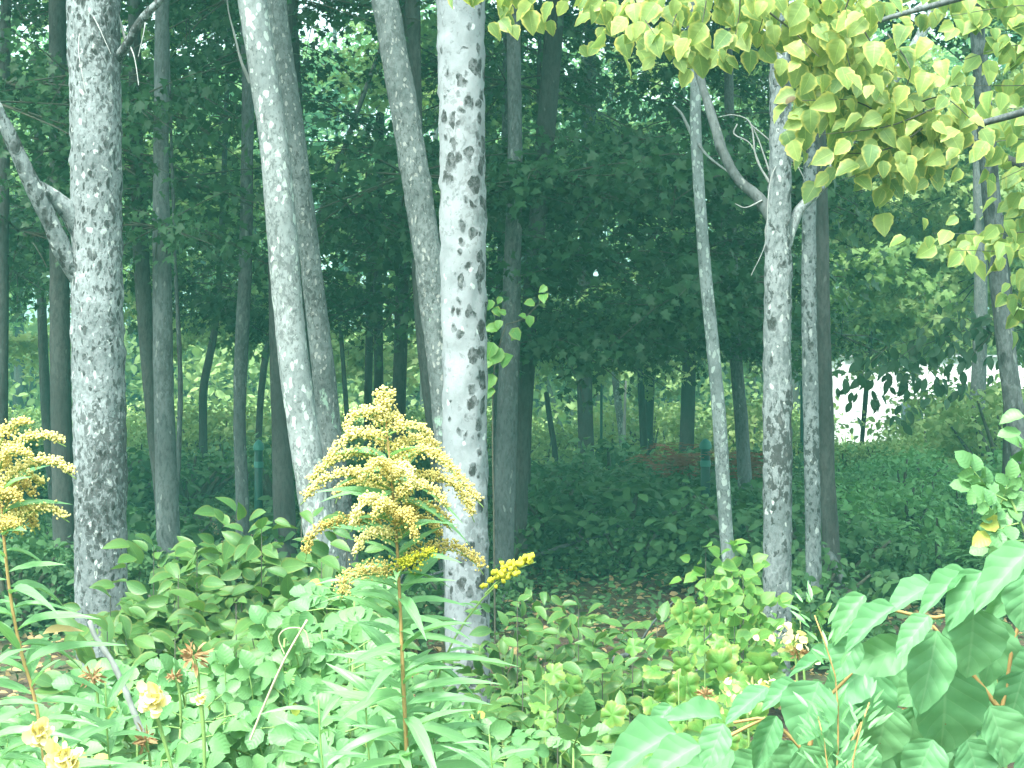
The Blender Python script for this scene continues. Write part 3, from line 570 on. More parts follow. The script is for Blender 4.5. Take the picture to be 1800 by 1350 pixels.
for k in range(84):
    px = U(-50, 1850); d = U(26, 40); x = (px - 900) / F * d
    if 1440 < px < 1830: d = U(21, 27); x = (px - 900) / F * d
    t = thing('meadow_shrub', 'bright yellow-green shrub in the clearing ' + where(px, 30).split(',')[0], 'shrub', (x, d, gz(x, d)), 'bright shrubs in the clearing')
    link('crown', MBUSH[RNG.integers(4)], t, kind='stuff', mw= Matrix.Translation((0, 0, .5)) @ Matrix.Rotation(U(0, 6.28), 4, 'Z') @ Matrix.Scale((.5 if px < 1625 else U(1.1, 1.45)) if px > 1440 else U(.7, 1.35), 4))
# tall meadow grass (stuff)
def blades(name, x0, x1, y0, y1, n, h, mat, w=.012):
    x = U(x0, x1, n); y = U(y0, y1, n); pos = np.column_stack([x * y, y, np.array([gz(a * b, b) for a, b in zip(x, y)])])
    td = unit(np.column_stack([RNG.normal(0, .25, n), RNG.normal(0, .2, n), np.ones(n)])); nd = unit(np.column_stack([RNG.normal(0, .5, n), -np.ones(n), np.full(n, .2)]))
    T = (np.array([(-.03, 0, 0), (.03, 0, 0), (.02, .6, .02), (0, 1, .12), (-.02, .6, .02)]), [(0, 1, 2, 4), (4, 2, 3)], np.array([(1, 0), (1, 0), (1, .6), (1, 1), (1, .6)]))
    mb = MB(); cloud(mb, pos, td, nd, U(.5, 1.0, n) * h, T); link(name, mb.mesh(name, mat), kind='stuff')
blades('meadow_grass', -.36, .36, 27, 42, 9000, .6, L['meadow'])

# ------------------------------------------------------------------ white building beyond the trees, green posts
WHITE = plain_mat('white painted siding', (.80, .81, .80), (.84, .85, .84), 5)
GLASS = plain_mat('dark window glass', (.05, .07, .08), (.07, .09, .1), 5, .1)
ROOFM = plain_mat('grey roof shingle', (.3, .31, .32), (.38, .39, .4), 12)
def box(mb, x0, x1, y0, y1, z0, z1):
    V = [(x, y, z) for z in (z0, z1) for y in (y0, y1) for x in (x0, x1)]
    mb.add(V, [(0, 2, 3, 1), (4, 5, 7, 6), (0, 1, 5, 4), (2, 6, 7, 3), (0, 4, 6, 2), (1, 3, 7, 5)])
def building():
    d = 38.0; a = P(1476, 792, d); b = P(1840, 628, d); H = b[2]; x0, x1 = a[0], b[0] + 2
    t = thing('white_building', 'low white building glimpsed through leaves on the right', 'building', (x0, d, 0))
    mb = MB(); box(mb, 0, x1 - x0, .06, 4, -.3, H); link('wall', mb.mesh('wall', WHITE, False), t)
    zz = .0; k = 0
    mb = MB(); box(mb, .12, x1 - x0, -.0, .058, 0, .175); sid = mb.mesh('siding_board', WHITE, False)
    while zz < H - .2:
        link('siding_board', sid, t, Matrix.Translation((0, 0, zz)) @ Matrix.Rotation(math.radians(-3), 4, 'X')); zz += .185
    mb = MB(); box(mb, -.02, .115, -.03, .055, -.2, H); link('corner_board', mb.mesh('corner_board', WHITE, False), t)
    mb = MB(); mb.add([(-.1, -.1, H), (x1 - x0 + .3, -.1, H), (x1 - x0 + .3, 2, H + .02), (-.1, 2, H + .02), (-.1, 4.4, H), (x1 - x0 + .3, 4.4, H), (-.1, -.1, H + .05), (x1 - x0 + .3, -.1, H + .05), (x1 - x0 + .3, 2, H + .08), (-.1, 2, H + .08)],
        [(0, 1, 2, 3), (3, 2, 5, 4), (6, 9, 8, 7), (0, 6, 7, 1), (9, 4, 5, 8)]); link('roof', mb.mesh('roof', ROOFM, False), t)
    for wx in (1.35, 2.6):
        fr = MB(); box(fr, wx, wx + .62, -.04, -.006, .95, 1.55); fo = link('window', fr.mesh('window', WHITE, False), t)
        pn = MB(); box(pn, wx + .06, wx + .56, -.052, -.042, 1.01, 1.49); link('pane', pn.mesh('pane', GLASS, False), fo)
building()
GP = plain_mat('green painted metal', (.004, .05, .038), (.008, .07, .05), 8, .4)
GP2 = plain_mat('pale green cap', (.03, .17, .13), (.05, .22, .17), 8, .4)
def post(name, label, px, y0, y1, w, d, cap=True, group=None):
    a = P(px, y1, d); b = P(px, y0, d); r = w / 2 / F * d; g = gz(a[0], d)
    t = thing(name, label, 'post', (a[0], d, g), group)
    V, Fc = tube([(0, 0, -.1), (0, 0, (b[2] - g) * .5), (0, 0, b[2] - g)], r, 14, cap=True); link('pole', new_mesh('pole', V, Fc, GP), t)
    if cap:
        H = b[2] - g
        V, Fc = tube([(0, 0, H - .02), (0, 0, H + .02), (0, 0, H + .05), (0, 0, H + .08)], [r * 1.25, r * 1.3, r * 1.1, r * .5], 14); link('cap', new_mesh('cap', V, Fc, GP2), t)
        V, Fc = tube([(0, 0, H - .2), (0, 0, H - .14)], r * 1.12, 14); link('band', new_mesh('band', V, Fc, GP2), t)
post('green_post', 'stubby green post with a pale cap left of the slender pale trunk', 1240, 786, 860, 17, 17)
post('green_post', 'stubby green post under the thin bent stem on the left', 455, 788, 870, 15, 17)
post('fence_post', 'tall thin green post left of the white birch', 1057, 640, 850, 5, 29, False)
post('fence_post', 'tall thin teal post between the rough trunk and the narrow one', 1410, 670, 850, 7, 28, False)
V, Fc = tube(catmull([(x, 0, 0) for x in np.linspace(0, .55, 3)], 3), .02, 6)
o = link('white_rail', new_mesh('rail', V, Fc, WHITE), loc=P(936, 867, 24)); o['label'] = 'short white rail low in the gap right of the paired trunks'; o['category'] = 'rail'
o.parent = None

# ------------------------------------------------------------------ undergrowth of the wood floor
for k in range(74):
    d = U(9.5, 24); px = U(-60, 1500); x = (px - 900) / F * d
    if d < 11.5 and 860 < px < 1240 or d < 17.6 and min(abs(px - 1240), abs(px - 455)) < 75: continue
    t = thing('bush', 'low shaded bush ' + where(px, d), 'bush', (x, d, gz(x, d)), 'shaded bushes on the forest floor')
    sz = U(.7, 1.15) if d < 17 else U(1.1, 1.9); link('foliage', BUSH[RNG.integers(4)], t, kind='stuff', mw= Matrix.Translation((0, 0, .26 * sz)) @ Matrix.Rotation(U(0, 6.28), 4, 'Z') @ Matrix.Scale(sz, 4))
for k in range(26):   # taller undergrowth mound right of the middle
    d = U(12, 21); px = U(930, 1420); x = (px - 900) / F * d
    if d < 17.6 and abs(px - 1240) < 85: continue
    t = thing('bush', 'dark leafy bush in the hollow ' + where(px, d), 'bush', (x, d, gz(x, d)), 'dark bushes in the hollow')
    link('foliage', BUSH[RNG.integers(4)], t, kind='stuff', mw= Matrix.Translation((0, 0, .42)) @ Matrix.Rotation(U(0, 6.28), 4, 'Z') @ Matrix.Diagonal((U(1.0, 1.5), U(1.0, 1.4), U(.85, 1.4), 1)))
def ground_cover(name, n, px0, px1, d0, d1, h, size, mat, tpl=LOW):
    d = np.sqrt(U(d0 ** 2, d1 ** 2, n)); x = (U(px0, px1, n) - 900) / F * d
    z = np.array([gz(a, b) for a, b in zip(x, d)]) + U(.02, h, n)
    td = unit(np.column_stack([RNG.normal(0, 1, n), RNG.normal(-.3, 1, n), RNG.normal(.1, .35, n)])); nd = unit(np.column_stack([RNG.normal(0, .35, n), RNG.normal(-.25, .35, n), np.ones(n)]))
    mb = MB(); cloud(mb, np.column_stack([x, d, z]), td, nd, U(*size, n), tpl); link(name, mb.mesh(name, mat), kind='stuff')
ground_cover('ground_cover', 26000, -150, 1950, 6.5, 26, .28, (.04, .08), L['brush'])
ground_cover('leaf_litter', 9000, -100, 1900, 6.5, 20, .035, (.04, .08), L['wither'])
for k, (px, py, d, ln) in enumerate([(1010, 935, 14, 1.0), (1120, 1120, 8.6, .9), (700, 960, 11, 1.1), (330, 1000, 9.6, 1.0), (1180, 1150, 7.8, .6), (1500, 900, 14, 1.4)]):
    p = P(px, py, d); z = gz(p[0], d); a = U(-.7, .7); t = thing('fallen_branch', 'fallen grey branch ' + where(px, d), 'branch', (p[0], d, z + .25), 'fallen branches')
    V, Fc = tube(catmull([(-ln * .5, 0, -.12), (0, .05, .05), (ln * .5 * math.cos(a), ln * .3 * math.sin(a), .18)], 14), np.linspace(.02, .008, 14), 7, .004, 20); link('branch', new_mesh('branch', V, Fc, BK['mid']), t)
    V, Fc = tube(catmull([(0, .05, .05), (.08, 0, .2), (.2, .02, .32)], 8), np.linspace(.009, .003, 8), 5); link('twig', new_mesh('twig', V, Fc, BK['mid']), t)
# ferns on the right
def fern_mesh(seed, mat):
    rs = np.random.default_rng(seed); mb = MB(); pos = []; td = []; nd = []; sz = []
    for f in range(9):
        a = rs.uniform(0, 6.28); ln = rs.uniform(.4, .62); o = np.array([math.cos(a), math.sin(a), 0]); side = np.array([-o[1], o[0], 0])
        pth = catmull([(0, 0, 0), o * ln * .45 + (0, 0, ln * .62), o * ln + (0, 0, ln * .5)], 12); mb.tube(pth, np.linspace(.004, .001, 12), segs=3, cap=False)
        for i in range(2, 12):
            for s in (-1, 1):
                pos.append(pth[i]); td.append(side * s + o * .45); nd.append((o[0] * .2, o[1] * .2, 1)); sz.append(.17 * math.sin(math.pi * (i / 12.5) ** .6) + .02)
    T = (np.array([(0, 0, 0), (.13, .3, .02), (.07, .75, 0), (0, 1, -.08), (-.07, .75, 0), (-.13, .3, .02)], float), LOW[1], LOW[2])
    cloud(mb, np.array(pos), np.array(td), np.array(nd), np.array(sz), T)
    return mb.mesh('fronds', mat)
FBUSH = [crown_mesh(90 + i, L['fern'], 1100, (.7, .6, .5), (.04, .10), LOW) for i in range(3)]
for k in range(44):
    d = U(12.5, 26); px = U(1440, 1880); x = (px - 900) / F * d
    t = thing('bush', 'light green bush ' + where(px, d), 'bush', (x, d, gz(x, d)), 'bushes among the ferns')
    link('foliage', FBUSH[k % 3], t, kind='stuff', mw= Matrix.Translation((0, 0, .35)) @ Matrix.Rotation(U(0, 6.28), 4, 'Z') @ Matrix.Scale(U(.6, 1.2), 4))
FERN = [fern_mesh(i, L['fern']) for i in range(4)]; RUST = fern_mesh(9, L['rust'])
for k in range(150):
    d = U(12, 25); px = U(1445, 1900); x = (px - 900) / F * d
    t = thing('fern', 'light green fern ' + where(px, d), 'fern', (x, d, gz(x, d)), 'ferns in the bed on the right')
    link('fronds', FERN[k % 4], t, Matrix.Rotation(U(0, 6.28), 4, 'Z') @ Matrix.Rotation(U(-.5, .5), 4, 'X') @ Matrix.Scale(U(.8, 1.35), 4))
for k, (px, py, d) in enumerate([(1165, 855, 20), (1190, 862, 19), (1215, 872, 18.5), (1200, 850, 21), (1302, 880, 17), (1325, 872, 17.5), (1180, 880, 18)]):
    p = P(px, py, d); t = thing('withered_fern', 'rust brown withered fern ' + ('between the black trunk and the slender pale one' if px < 1250 else 'at the foot of the grey mottled trunk'), 'fern', (p[0], d, gz(p[0], d) + .62), 'rusty ferns by the ' + ('black trunk' if px < 1250 else 'mottled trunk'))
    link('fronds', RUST, t, Matrix.Rotation(U(0, 6.28), 4, 'Z') @ Matrix.Scale(U(.8, 1.0), 4))

# ------------------------------------------------------------------ leafy sprays built leaf by leaf
def twig_part(t, pts, r0, r1, mat, name='twig', n=10):
    q = catmull(pts, n); V, Fc = tube(q, np.linspace(r0, r1, n), 5); return link(name, new_mesh(name, V, Fc, mat), t)
def along(path, u):
    path = np.asarray(path); k = u * (len(path) - 1); i = min(int(k), len(path) - 2); f = k - i
    return path[i] * (1 - f) + path[i + 1] * f, unit(path[i + 1] - path[i])
def spray(t, twigs, kind, size, spread, per, droop=.9, org=None, mat=STEM_D, r=.004, share=1.0, face=(.0, -.75, .55)):
    rest = []
    """twigs: [(list of (px,py), d)] ; leaves as parts"""
    n = 0
    for pts, d in twigs:
        w = np.array([P(a, b, d + U(-.15, .15)) for a, b in pts]) - org; q = catmull(w, 12)
        twig_part(t, w, r, r * .3, mat)
        ln = np.linalg.norm(np.diff(q, axis=0), axis=1).sum(); m = max(3, int(ln * per))
        for k in range(m):
            p, dr = along(q, (k + U(0, 1)) / m); off = RNG.normal(0, spread, 3) * (1, .9, .8)
            tip = unit(np.array([U(-1.1, 1.1), U(-.5, .3), -droop * U(.3, 1.2)]) + dr * .35); nr = unit(np.array(face) + RNG.normal(0, .38, 3))
            sz = size * U(.65, 1.15); n += 1
            if RNG.random() < share: leaf_obj(t, kind, p + off, tip, nr, sz)
            else: rest.append((p + off + (0, .12, 0), tip, nr, sz))
    if rest:
        me0 = LM[kind][1]; TV = np.array([v.co[:] for v in me0.vertices]); TF = [tuple(p.vertices) for p in me0.polygons]; ul = me0.uv_layers[0].data; TU = np.zeros((len(TV), 2))
        for lp in me0.loops: TU[lp.vertex_index] = ul[lp.index].uv
        mb = MB(); cloud(mb, np.array([a[0] for a in rest]), np.array([a[1] for a in rest]), np.array([a[2] for a in rest]), np.array([a[3] for a in rest]), (TV, TF, TU))
        link('foliage', mb.mesh('foliage', L[kind]), t, kind='stuff')
    return n
# yellow-leaved tree whose branches hang in from above
org = P(2300, 700, 5.8); org[2] = gz(org[0], org[1])
t = thing('yellow_leaved_tree', 'tree with yellow-edged leaves overhanging from the top right', 'tree', org)
V, Fc = tube(catmull([(0, 0, -.1), (-.05, 0, 2.2), (-.2, 0, 4.2), (-.5, .2, 6.0)], 30), np.linspace(.11, .05, 30), 12, .004); link('trunk', new_mesh('trunk', V, Fc, BK['mid']), t)
for pts in ([(2290, 60), (2000, -60), (1700, -50), (1400, -60), (1000, -70)], [(2280, 200), (2000, 150), (1750, 210), (1560, 260)], [(2290, 60), (1900, -40), (1600, 20), (1480, 60)]):
    w = np.array([P(a, b, 5.8) for a, b in pts]) - org; twig_part(t, w, .03, .007, BK['mid'], 'branch', 20)
tw = [([(1100, -50), (1120, 10), (1150, 60)], 5.6), ([(1200, -60), (1190, 20), (1160, 95)], 5.7), ([(1250, -60), (1240, 10), (1230, 60)], 5.5), ([(1300, -60), (1300, 20), (1290, 75)], 5.6), ([(1360, -60), (1350, 0), (1330, 70)], 5.7),
      ([(1400, -60), (1420, 20), (1440, 90)], 5.6), ([(1440, 0), (1480, 70), (1500, 140)], 5.5), ([(1500, 20), (1540, 90), (1570, 160)], 5.6), ([(1480, 80), (1460, 130), (1440, 150)], 5.7), ([(1560, 60), (1600, 120), (1590, 190)], 5.6),
      ([(1520, 120), (1500, 180), (1540, 200)], 5.7), ([(1580, 250), (1500, 205), (1410, 205)], 5.6), ([(1650, 215), (1560, 250), (1440, 265)], 5.5), ([(1640, 240), (1560, 290), (1450, 300)], 5.6), ([(1700, 230), (1650, 270), (1600, 310)], 5.6),
      ([(1560, 270), (1560, 320), (1545, 340)], 5.7), ([(1600, 215), (1660, 200), (1720, 250)], 5.6), ([(1000, -60), (1060, 0), (1090, 15)], 5.8), ([(860, -40), (870, -10), (850, 0)], 5.7), ([(930, -50), (920, -15), (930, -5)], 5.7), ([(1350, 20), (1400, 60), (1440, 100)], 5.5), ([(1500, -30), (1480, 30), (1450, 60)], 5.5)]
tw = [([(a, b - (28 if b > 150 else 0)) for a, b in pts], d) for pts, d in tw]
nl = spray(t, tw, 'yellow', .080, .062, 105, org=org, share=.5)
# smaller olive leaves further right
org = P(2250, 700, 7.6); org[2] = gz(org[0], org[1])
t = thing('olive_leaved_tree', 'tree with smaller olive leaves reaching in at the upper right edge', 'tree', org)
V, Fc = tube(catmull([(0, 0, -.1), (.05, 0, 2.2), (-.1, 0, 5.5)], 30), np.linspace(.10, .05, 30), 12, .004); link('trunk', new_mesh('trunk', V, Fc, BK['mid']), t)
tw = [([(1900, 20), (1790, 10), (1660, 30)], 7.6), ([(1900, 90), (1780, 80), (1680, 110)], 7.5), ([(1900, 140), (1800, 150), (1700, 150)], 7.6), ([(1900, 200), (1780, 190), (1740, 210)], 7.5), ([(1900, -20), (1700, -20), (1560, -10)], 7.8), ([(1900, 390), (1780, 410), (1640, 410)], 7.8),
      ([(1900, 420), (1790, 440), (1680, 440)], 7.7), ([(1900, 60), (1840, 60), (1770, 120)], 7.6), ([(1900, 330), (1840, 340), (1760, 380)], 7.8), ([(1900, 250), (1780, 245), (1670, 265)], 7.4), ([(1900, 290), (1820, 290), (1750, 320)], 7.5), ([(1900, 0), (1760, 5), (1640, -10)], 7.7), ([(1900, 470), (1820, 500), (1780, 560)], 8.2)]
for pts, d in tw[:4]:
    twig_part(t, np.array([P(2240, pts[0][1] + 60, 7.6), P(2050, pts[0][1] + 10, 7.6), P(*pts[0], d)]) - org, .02, .006, BK['mid'], 'branch')
spray(t, tw, 'olive', .095, .07, 52, org=org, share=.62)
# drooping dark branch in front of the building
org = P(1790, 520, 13.0); org[2] = gz(org[0], 13.0); 
t = thing('drooping_tree', 'dark drooping leafy branches hanging in front of the white building', 'tree', P(1860, 700, 13.0) * (1, 1, 0)); org = np.array(t.location)
V, Fc = tube(catmull([(0, 0, -.1), (0, 0, 1.5), (-.1, 0, 4.0)], 20), np.linspace(.08, .05, 20), 10, .004); link('trunk', new_mesh('trunk', V, Fc, BK['dark']), t)
tw = [([(1860, 560), (1700, 580), (1560, 610), (1490, 640)], 13), ([(1860, 570), (1740, 590), (1680, 620), (1660, 700)], 13), ([(1700, 580), (1600, 620), (1560, 680)], 13.1), ([(1620, 600), (1570, 640), (1540, 700)], 13), ([(1560, 610), (1520, 650), (1500, 720)], 12.9),
      ([(1660, 600), (1630, 660), (1610, 720)], 13), ([(1740, 590), (1700, 640), (1690, 700)], 13), ([(1830, 570), (1740, 560), (1640, 560)], 13.1), ([(1610, 660), (1580, 700), (1575, 760)], 13), ([(1700, 560), (1760, 600), (1790, 640)], 13.2)]
spray(t, tw, 'silh', .118, .085, 27, org=org, droop=1.2)

# saplings of the thicket
def sapling(px, ptop, d, sp, nb, label, kind='sapling', size=.07, name='sapling', group=None, per=24, spread=.02, tilt=.35, face=(0, -.55, .75), mat=STEM_D, cap=290):
    b = P(px, ptop, d); g = gz(b[0], d); org = np.array([b[0] + U(-.05, .05), d, g]); H = b[2] - g
    t = thing(name, label, 'plant', org, group)
    n = 0
    for k in range(nb):
        a = U(0, 6.28); r = sp * (k + .5) / nb if nb > 1 else 0
        e = np.array([math.cos(a) * r, math.sin(a) * r * .7, H * U(.72, 1.0) * (1 - .25 * r / max(sp, .01))]) if k else np.array([0, 0, H])
        m = np.array([e[0] * .35, e[1] * .35, e[2] * .55]); q = catmull([(0, 0, -.03), m, e], 14)
        twig_part(t, [(0, 0, -.03), m, e], .005, .0015, mat, 'stem')
        leaf_obj(t, kind, q[-1], (U(-.5, .5), -.4, U(-.2, .6)), face, size * U(.7, 1.0)); n += 1
        nleaf = max(5, int(H * per * U(1.3, 1.8)))
        for i in range(nleaf):
            if n >= cap: return t
            u = .30 + .70 * ((i + .5) / nleaf) ** .8; p, dr = along(q, u); s = 1 if i % 2 else -1; aa = U(0, 6.28)
            side = unit(np.array([math.cos(aa) * s, math.sin(aa) * .6, 0])) * U(.03, .16)
            tip = unit(side * 4 + dr * .35 + (0, -.15, U(-.6, .1)))
            leaf_obj(t, kind, p + side + (0, 0, U(-.02, .02)), tip, unit(np.array(face) + RNG.normal(0, tilt, 3)), size * U(.6, 1.15)); n += 1
    return t
thick = [(200, 1050, 5.6, .22), (255, 960, 6.2, .2), (310, 1010, 5.8, .28), (370, 960, 6.0, .28), (430, 900, 6.3, .22), (470, 930, 6.0, .25), (540, 900, 6.3, .22), (580, 980, 5.9, .2), (400, 1060, 5.3, .3), (500, 1040, 5.4, .3), (280, 1120, 5.0, .3), (170, 1110, 5.2, .15), (630, 950, 6.4, .2)]
for k, (px, py, d, sp) in enumerate(thick):
    sapling(px, py, d, sp, 6, 'leafy sapling of the left thicket, ' + ['at the right side of the black-specked trunk', 'topping out beside the black-specked trunk', 'left of centre of the thicket', 'at the middle of the thicket', 'tall, before the mottled trunk', 'before the grey trunk by the silvery foot', 'before the foot of the silvery trunk', 'right of the silvery foot', 'low at the middle of the thicket', 'low below the silvery foot', 'low behind the wide dried bloom', 'low across the foot of the black-specked trunk', 'just left of the goldenrod sprays'][k], group='saplings of the left thicket', size=.105, per=30)
for k, (px, py, d, sp) in enumerate([(900, 1060, 6.6, .25), (960, 1040, 6.8, .25), (1020, 1070, 6.4, .25), (1090, 1110, 6.0, .25), (1140, 1090, 6.2, .2), (1060, 1160, 5.6, .25), (960, 1150, 5.6, .3), (1150, 1180, 5.6, .25), (900, 1180, 5.2, .25), (1210, 1210, 5.0, .2), (1010, 1230, 4.6, .3), (1120, 1250, 4.6, .3)]):
    sapling(px, py, d, sp, 5, 'leafy sapling of the middle thicket, ' + ['against the paired trunks', 'right of the paired trunks', 'tallest at the back middle', 'at the back right', 'at the back by the bare soil', 'in the centre', 'left of the centre', 'right of the centre by the lime plants', 'beside the foot of the spotted trunk', 'at the right end by the broad leaves', 'low behind the rose sprig', 'low before the broad leaves'][k], group='saplings of the middle thicket', size=.085, per=38)
for k, (px, py, d, sp) in enumerate([(1225, 960, 8.2, .16), (1283, 960, 8.3, .14), (1315, 1010, 8.0, .1), (1245, 1040, 7.4, .18), (1310, 1100, 7.2, .15), (1420, 1040, 9.6, .1)]):
    sapling(px, py, d, sp, 5, 'lime leaved climber ' + ['left of the slender pale trunk', 'on the foot of the slender pale trunk', 'between the slender pale trunk and the rough one', 'low, left below the slender pale trunk', 'low before the rough trunk', 'right behind the rough trunk'][k], 'lime', .08, 'climber', 'lime climbers right of the middle', per=20, face=(0, -.85, .5))
for k, (px, py, d, sp) in enumerate([(1215, 1080, 4.8, .14), (1260, 1130, 4.6, .12), (970, 1180, 3.6, .05), (1195, 1180, 4.2, .14), (955, 1260, 3.2, .1)]):
    sapling(px, py, d, sp, 3, ['lime plant with broad lobed leaves below the slender pale trunk', 'low lime plant with lobed leaves left of the rough trunk', 'single upright lime lobed seedling in the lower middle', 'pale lobed plant at the left of the broad-leaved shrub', 'lime lobed seedling low in the middle behind the rose leaves'][k], 'grape', .085 if k < 2 else .06, 'lobed_plant', per=12 if k != 2 else 7, face=(0, -1, .4), mat=STEM_G)
# lime vine on the paired trunk
org = np.array([P(872, 700, 8.0)[0], 8.0, 0]); t = thing('climbing_vine', 'lime green vine climbing right of the spotted trunk', 'vine', org)
twig_part(t, [(0, 0, 0), P(868, 900, 8.0) - org, P(866, 760, 8.0) - org, P(870, 640, 8.0) - org, P(890, 570, 8.0) - org], .006, .003, STEM_D, 'stem', 30)
twig_part(t, [P(890, 570, 8.0) - org, P(920, 560, 8.0) - org, P(965, 515, 8.0) - org], .003, .001, STEM_D, 'stem')
for a, b, s in [(865, 535, .12), (882, 530, .09), (868, 548, .12), (890, 560, .1), (878, 570, .12), (900, 585, .16), (876, 585, .16), (912, 590, .13), (868, 610, .2), (882, 620, .22), (864, 640, .2), (880, 648, .2), (866, 665, .18), (930, 562, .13), (940, 540, .13), (955, 525, .14), (962, 512, .11), (925, 566, .1), (868, 690, .15)]:
    leaf_obj(t, 'lime', P(a, b - 8, 7.95) - org, (U(-.8, .4), -.2, U(-1, .2)), (U(-.3, .3), -.9, .5), s * .46)

# ------------------------------------------------------------------ foreground: rose bushes, leaf by leaf
def compound(t, base, dirv, nrm, ln, n=7, kind='rose'):
    """a rose leaf: rachis with leaflets as its children"""
    x, y, z = frames(np.asarray(dirv)[None], np.asarray(nrm)[None]); x, y, z = x[0], y[0], z[0]
    pts = [np.zeros(3), y * ln * .5 + z * ln * .04, y * ln - z * ln * .1]; q = catmull(pts, 8)
    V, Fc = tube(q, np.linspace(.0016, .0008, 8), 4); o = link('leaf', new_mesh('rachis', V, Fc, STEM_G), t, loc=tuple(base))
    ls = ln * .50
    for i in range(n // 2):
        p, _ = along(q, .38 + .5 * i / max(1, n // 2 - 1) * .9)
        for s in (-1, 1): leaf_obj(o, kind, p, unit(x * s * U(.8, 1.1) + y * U(.35, .7) - z * U(0, .25)), unit(z + RNG.normal(0, .22, 3)), ls * U(.75, 1.05), 'leaflet', 1.2)
    leaf_obj(o, kind, q[-1], unit(y - z * .2), unit(z + RNG.normal(0, .2, 3)), ls * 1.05, 'leaflet', 1.2)
CONT = [(-60, 1250), (60, 1240), (150, 1220), (230, 1200), (300, 1165), (380, 1175), (450, 1170), (500, 1110), (560, 1060), (620, 1000), (680, 1040), (720, 1180), (790, 1275), (850, 1290), (900, 1270), (960, 1285), (1060, 1290), (1200, 1330)]
cx, cy = zip(*CONT)
bushes = [(-60, 110), (110, 240), (240, 370), (370, 500), (500, 620), (620, 730), (730, 880), (880, 1080)]
blab = ['leafy rose bush at the lower left corner', 'rose bush left of the pale yellow bloom', 'rose bush carrying the large pale yellow bloom', 'rose bush right of the pale yellow blooms', 'tall rose bush left of the goldenrod stem', 'rose bush behind the goldenrod stem', 'rose bush in front of the foot of the spotted trunk', 'low rose sprig with dark leaflets right of the spotted trunk']
ROSE = []
for k, (x0, x1) in enumerate(bushes):
    pc = P((x0 + x1) / 2, 700, 2.4); t = thing('rose_bush', blab[k], 'bush', (pc[0], 2.4, gz(pc[0], 2.4))); org = np.array(t.location); ROSE.append(t)
    nlv = [40, 42, 42, 42, 44, 40, 42, 18][k]; mbs = MB()
    for i in range(nlv):
        px = U(x0 - 15, x1 + 15); top = np.interp(px, cx, cy); f = (i + .5) / nlv; py = top + 12 + (1400 - top) * f ** 1.15 * U(.85, 1.0)
        d = 2.95 - .6 * (py - top) / (1400 - top) + U(-.12, .12)
        b = P(px, py, d) - org; a = U(-1.9, 1.9)
        dv = unit(np.array([math.sin(a) * 1.0, -abs(math.cos(a)) * .35 + U(-.2, .3), U(-.25, .6)]))
        nr = unit(np.array([U(-.4, .4), -U(.45, 1.0), U(.4, .95)]))
        compound(t, b, dv, nr, U(.048, .082) , int(RNG.choice([5, 5, 7])))
        if i % 3 == 0:
            s = np.array([b[0] * .5, U(-.05, .05), 0]); mbs.tube(catmull([s, (b + s) * .5 + (0, 0, .15), b], 8), np.linspace(.004, .002, 8), segs=5)
    link('stems', mbs.mesh('stems', STEM_G), t)
# rose sprig at the right edge
pc = P(1840, 900, 2.6); t = thing('rose_bush', 'grey-green rose sprig at the right edge above the broad leaves', 'bush', (pc[0], 2.6, gz(pc[0], 2.6))); org = np.array(t.location)
twig_part(t, [(0, 0, 0), P(1850, 1100, 2.6) - org, P(1800, 930, 2.6) - org, P(1770, 860, 2.6) - org], .005, .002, STEM_G, 'stem', 20)
twig_part(t, [P(1850, 1100, 2.6) - org, P(1830, 900, 2.6) - org, P(1800, 730, 2.6) - org], .004, .0015, STEM_G, 'stem', 20)
for a, b in [(1790, 850), (1810, 880), (1770, 880), (1750, 905), (1790, 920), (1760, 935), (1800, 950), (1740, 870), (1820, 820)]:
    compound(t, P(a, b, 2.6 + U(-.1, .1)) - org, unit((U(-1, .2), -.2, U(-.3, .6))), unit((U(-.3, .3), -.8, .5)), .062, 7)
for a, b in [(1800, 732), (1795, 760)]: leaf_obj(t, 'rose', P(a, b, 2.6) - org, (-1, 0, U(-.2, .2)), (0, -.7, .8), .038)

# rose blooms
def bloom(px, py, d, r, label, stem=None, full=True):
    c = P(px, py, d); t = thing('rose_bloom', label, 'flower', c)
    n = 44 if full else 18; V, Fc, uv = leaf_tpl(lambda v: .42 * math.sin(math.pi * (.08 + .84 * v) ** 1.25) ** .6, 5, 1, fold=.25, droop=-.28, wav=.05)
    me = new_mesh('petal', V, Fc, PETAL, uv)
    for i in range(n):
        a = i * 2.4; ring = (i / n) ** .6; td = unit(np.array([math.cos(a) * ring, -.9 + .65 * ring, math.sin(a) * ring + .1]))
        x, y, z = frames(td[None], np.array([[math.cos(a) * -.6, -.7, math.sin(a) * -.6 + .5]])); s = r * U(.45, .85); x, y, z = x[0]*s, y[0]*s, z[0]*s
        link('petal', me, t, Matrix(((x[0], y[0], z[0], U(-.5, .5)*r), (x[1], y[1], z[1], U(-.4, .2)*r), (x[2], y[2], z[2], U(-.5, .5)*r), (0, 0, 0, 1))))
    if stem: twig_part(t, [P(*s_, d) - c for s_ in stem], .0028, .002, STEM_G, 'stem')
bloom(270, 1228, 1.95, .022, 'large pale yellow rose bloom at the lower left', [(272, 1245), (285, 1290), (305, 1360)])
bloom(353, 1228, 1.95, .011, 'small pale yellow bloom right of the largest one', [(354, 1240), (358, 1290), (360, 1360)], False)
bloom(75, 1288, 1.8, .020, 'pale yellow rose bloom near the lower left corner', [(78, 1300), (85, 1370)])
bloom(118, 1335, 1.75, .024, 'pale yellow bloom cut by the bottom edge of the view')
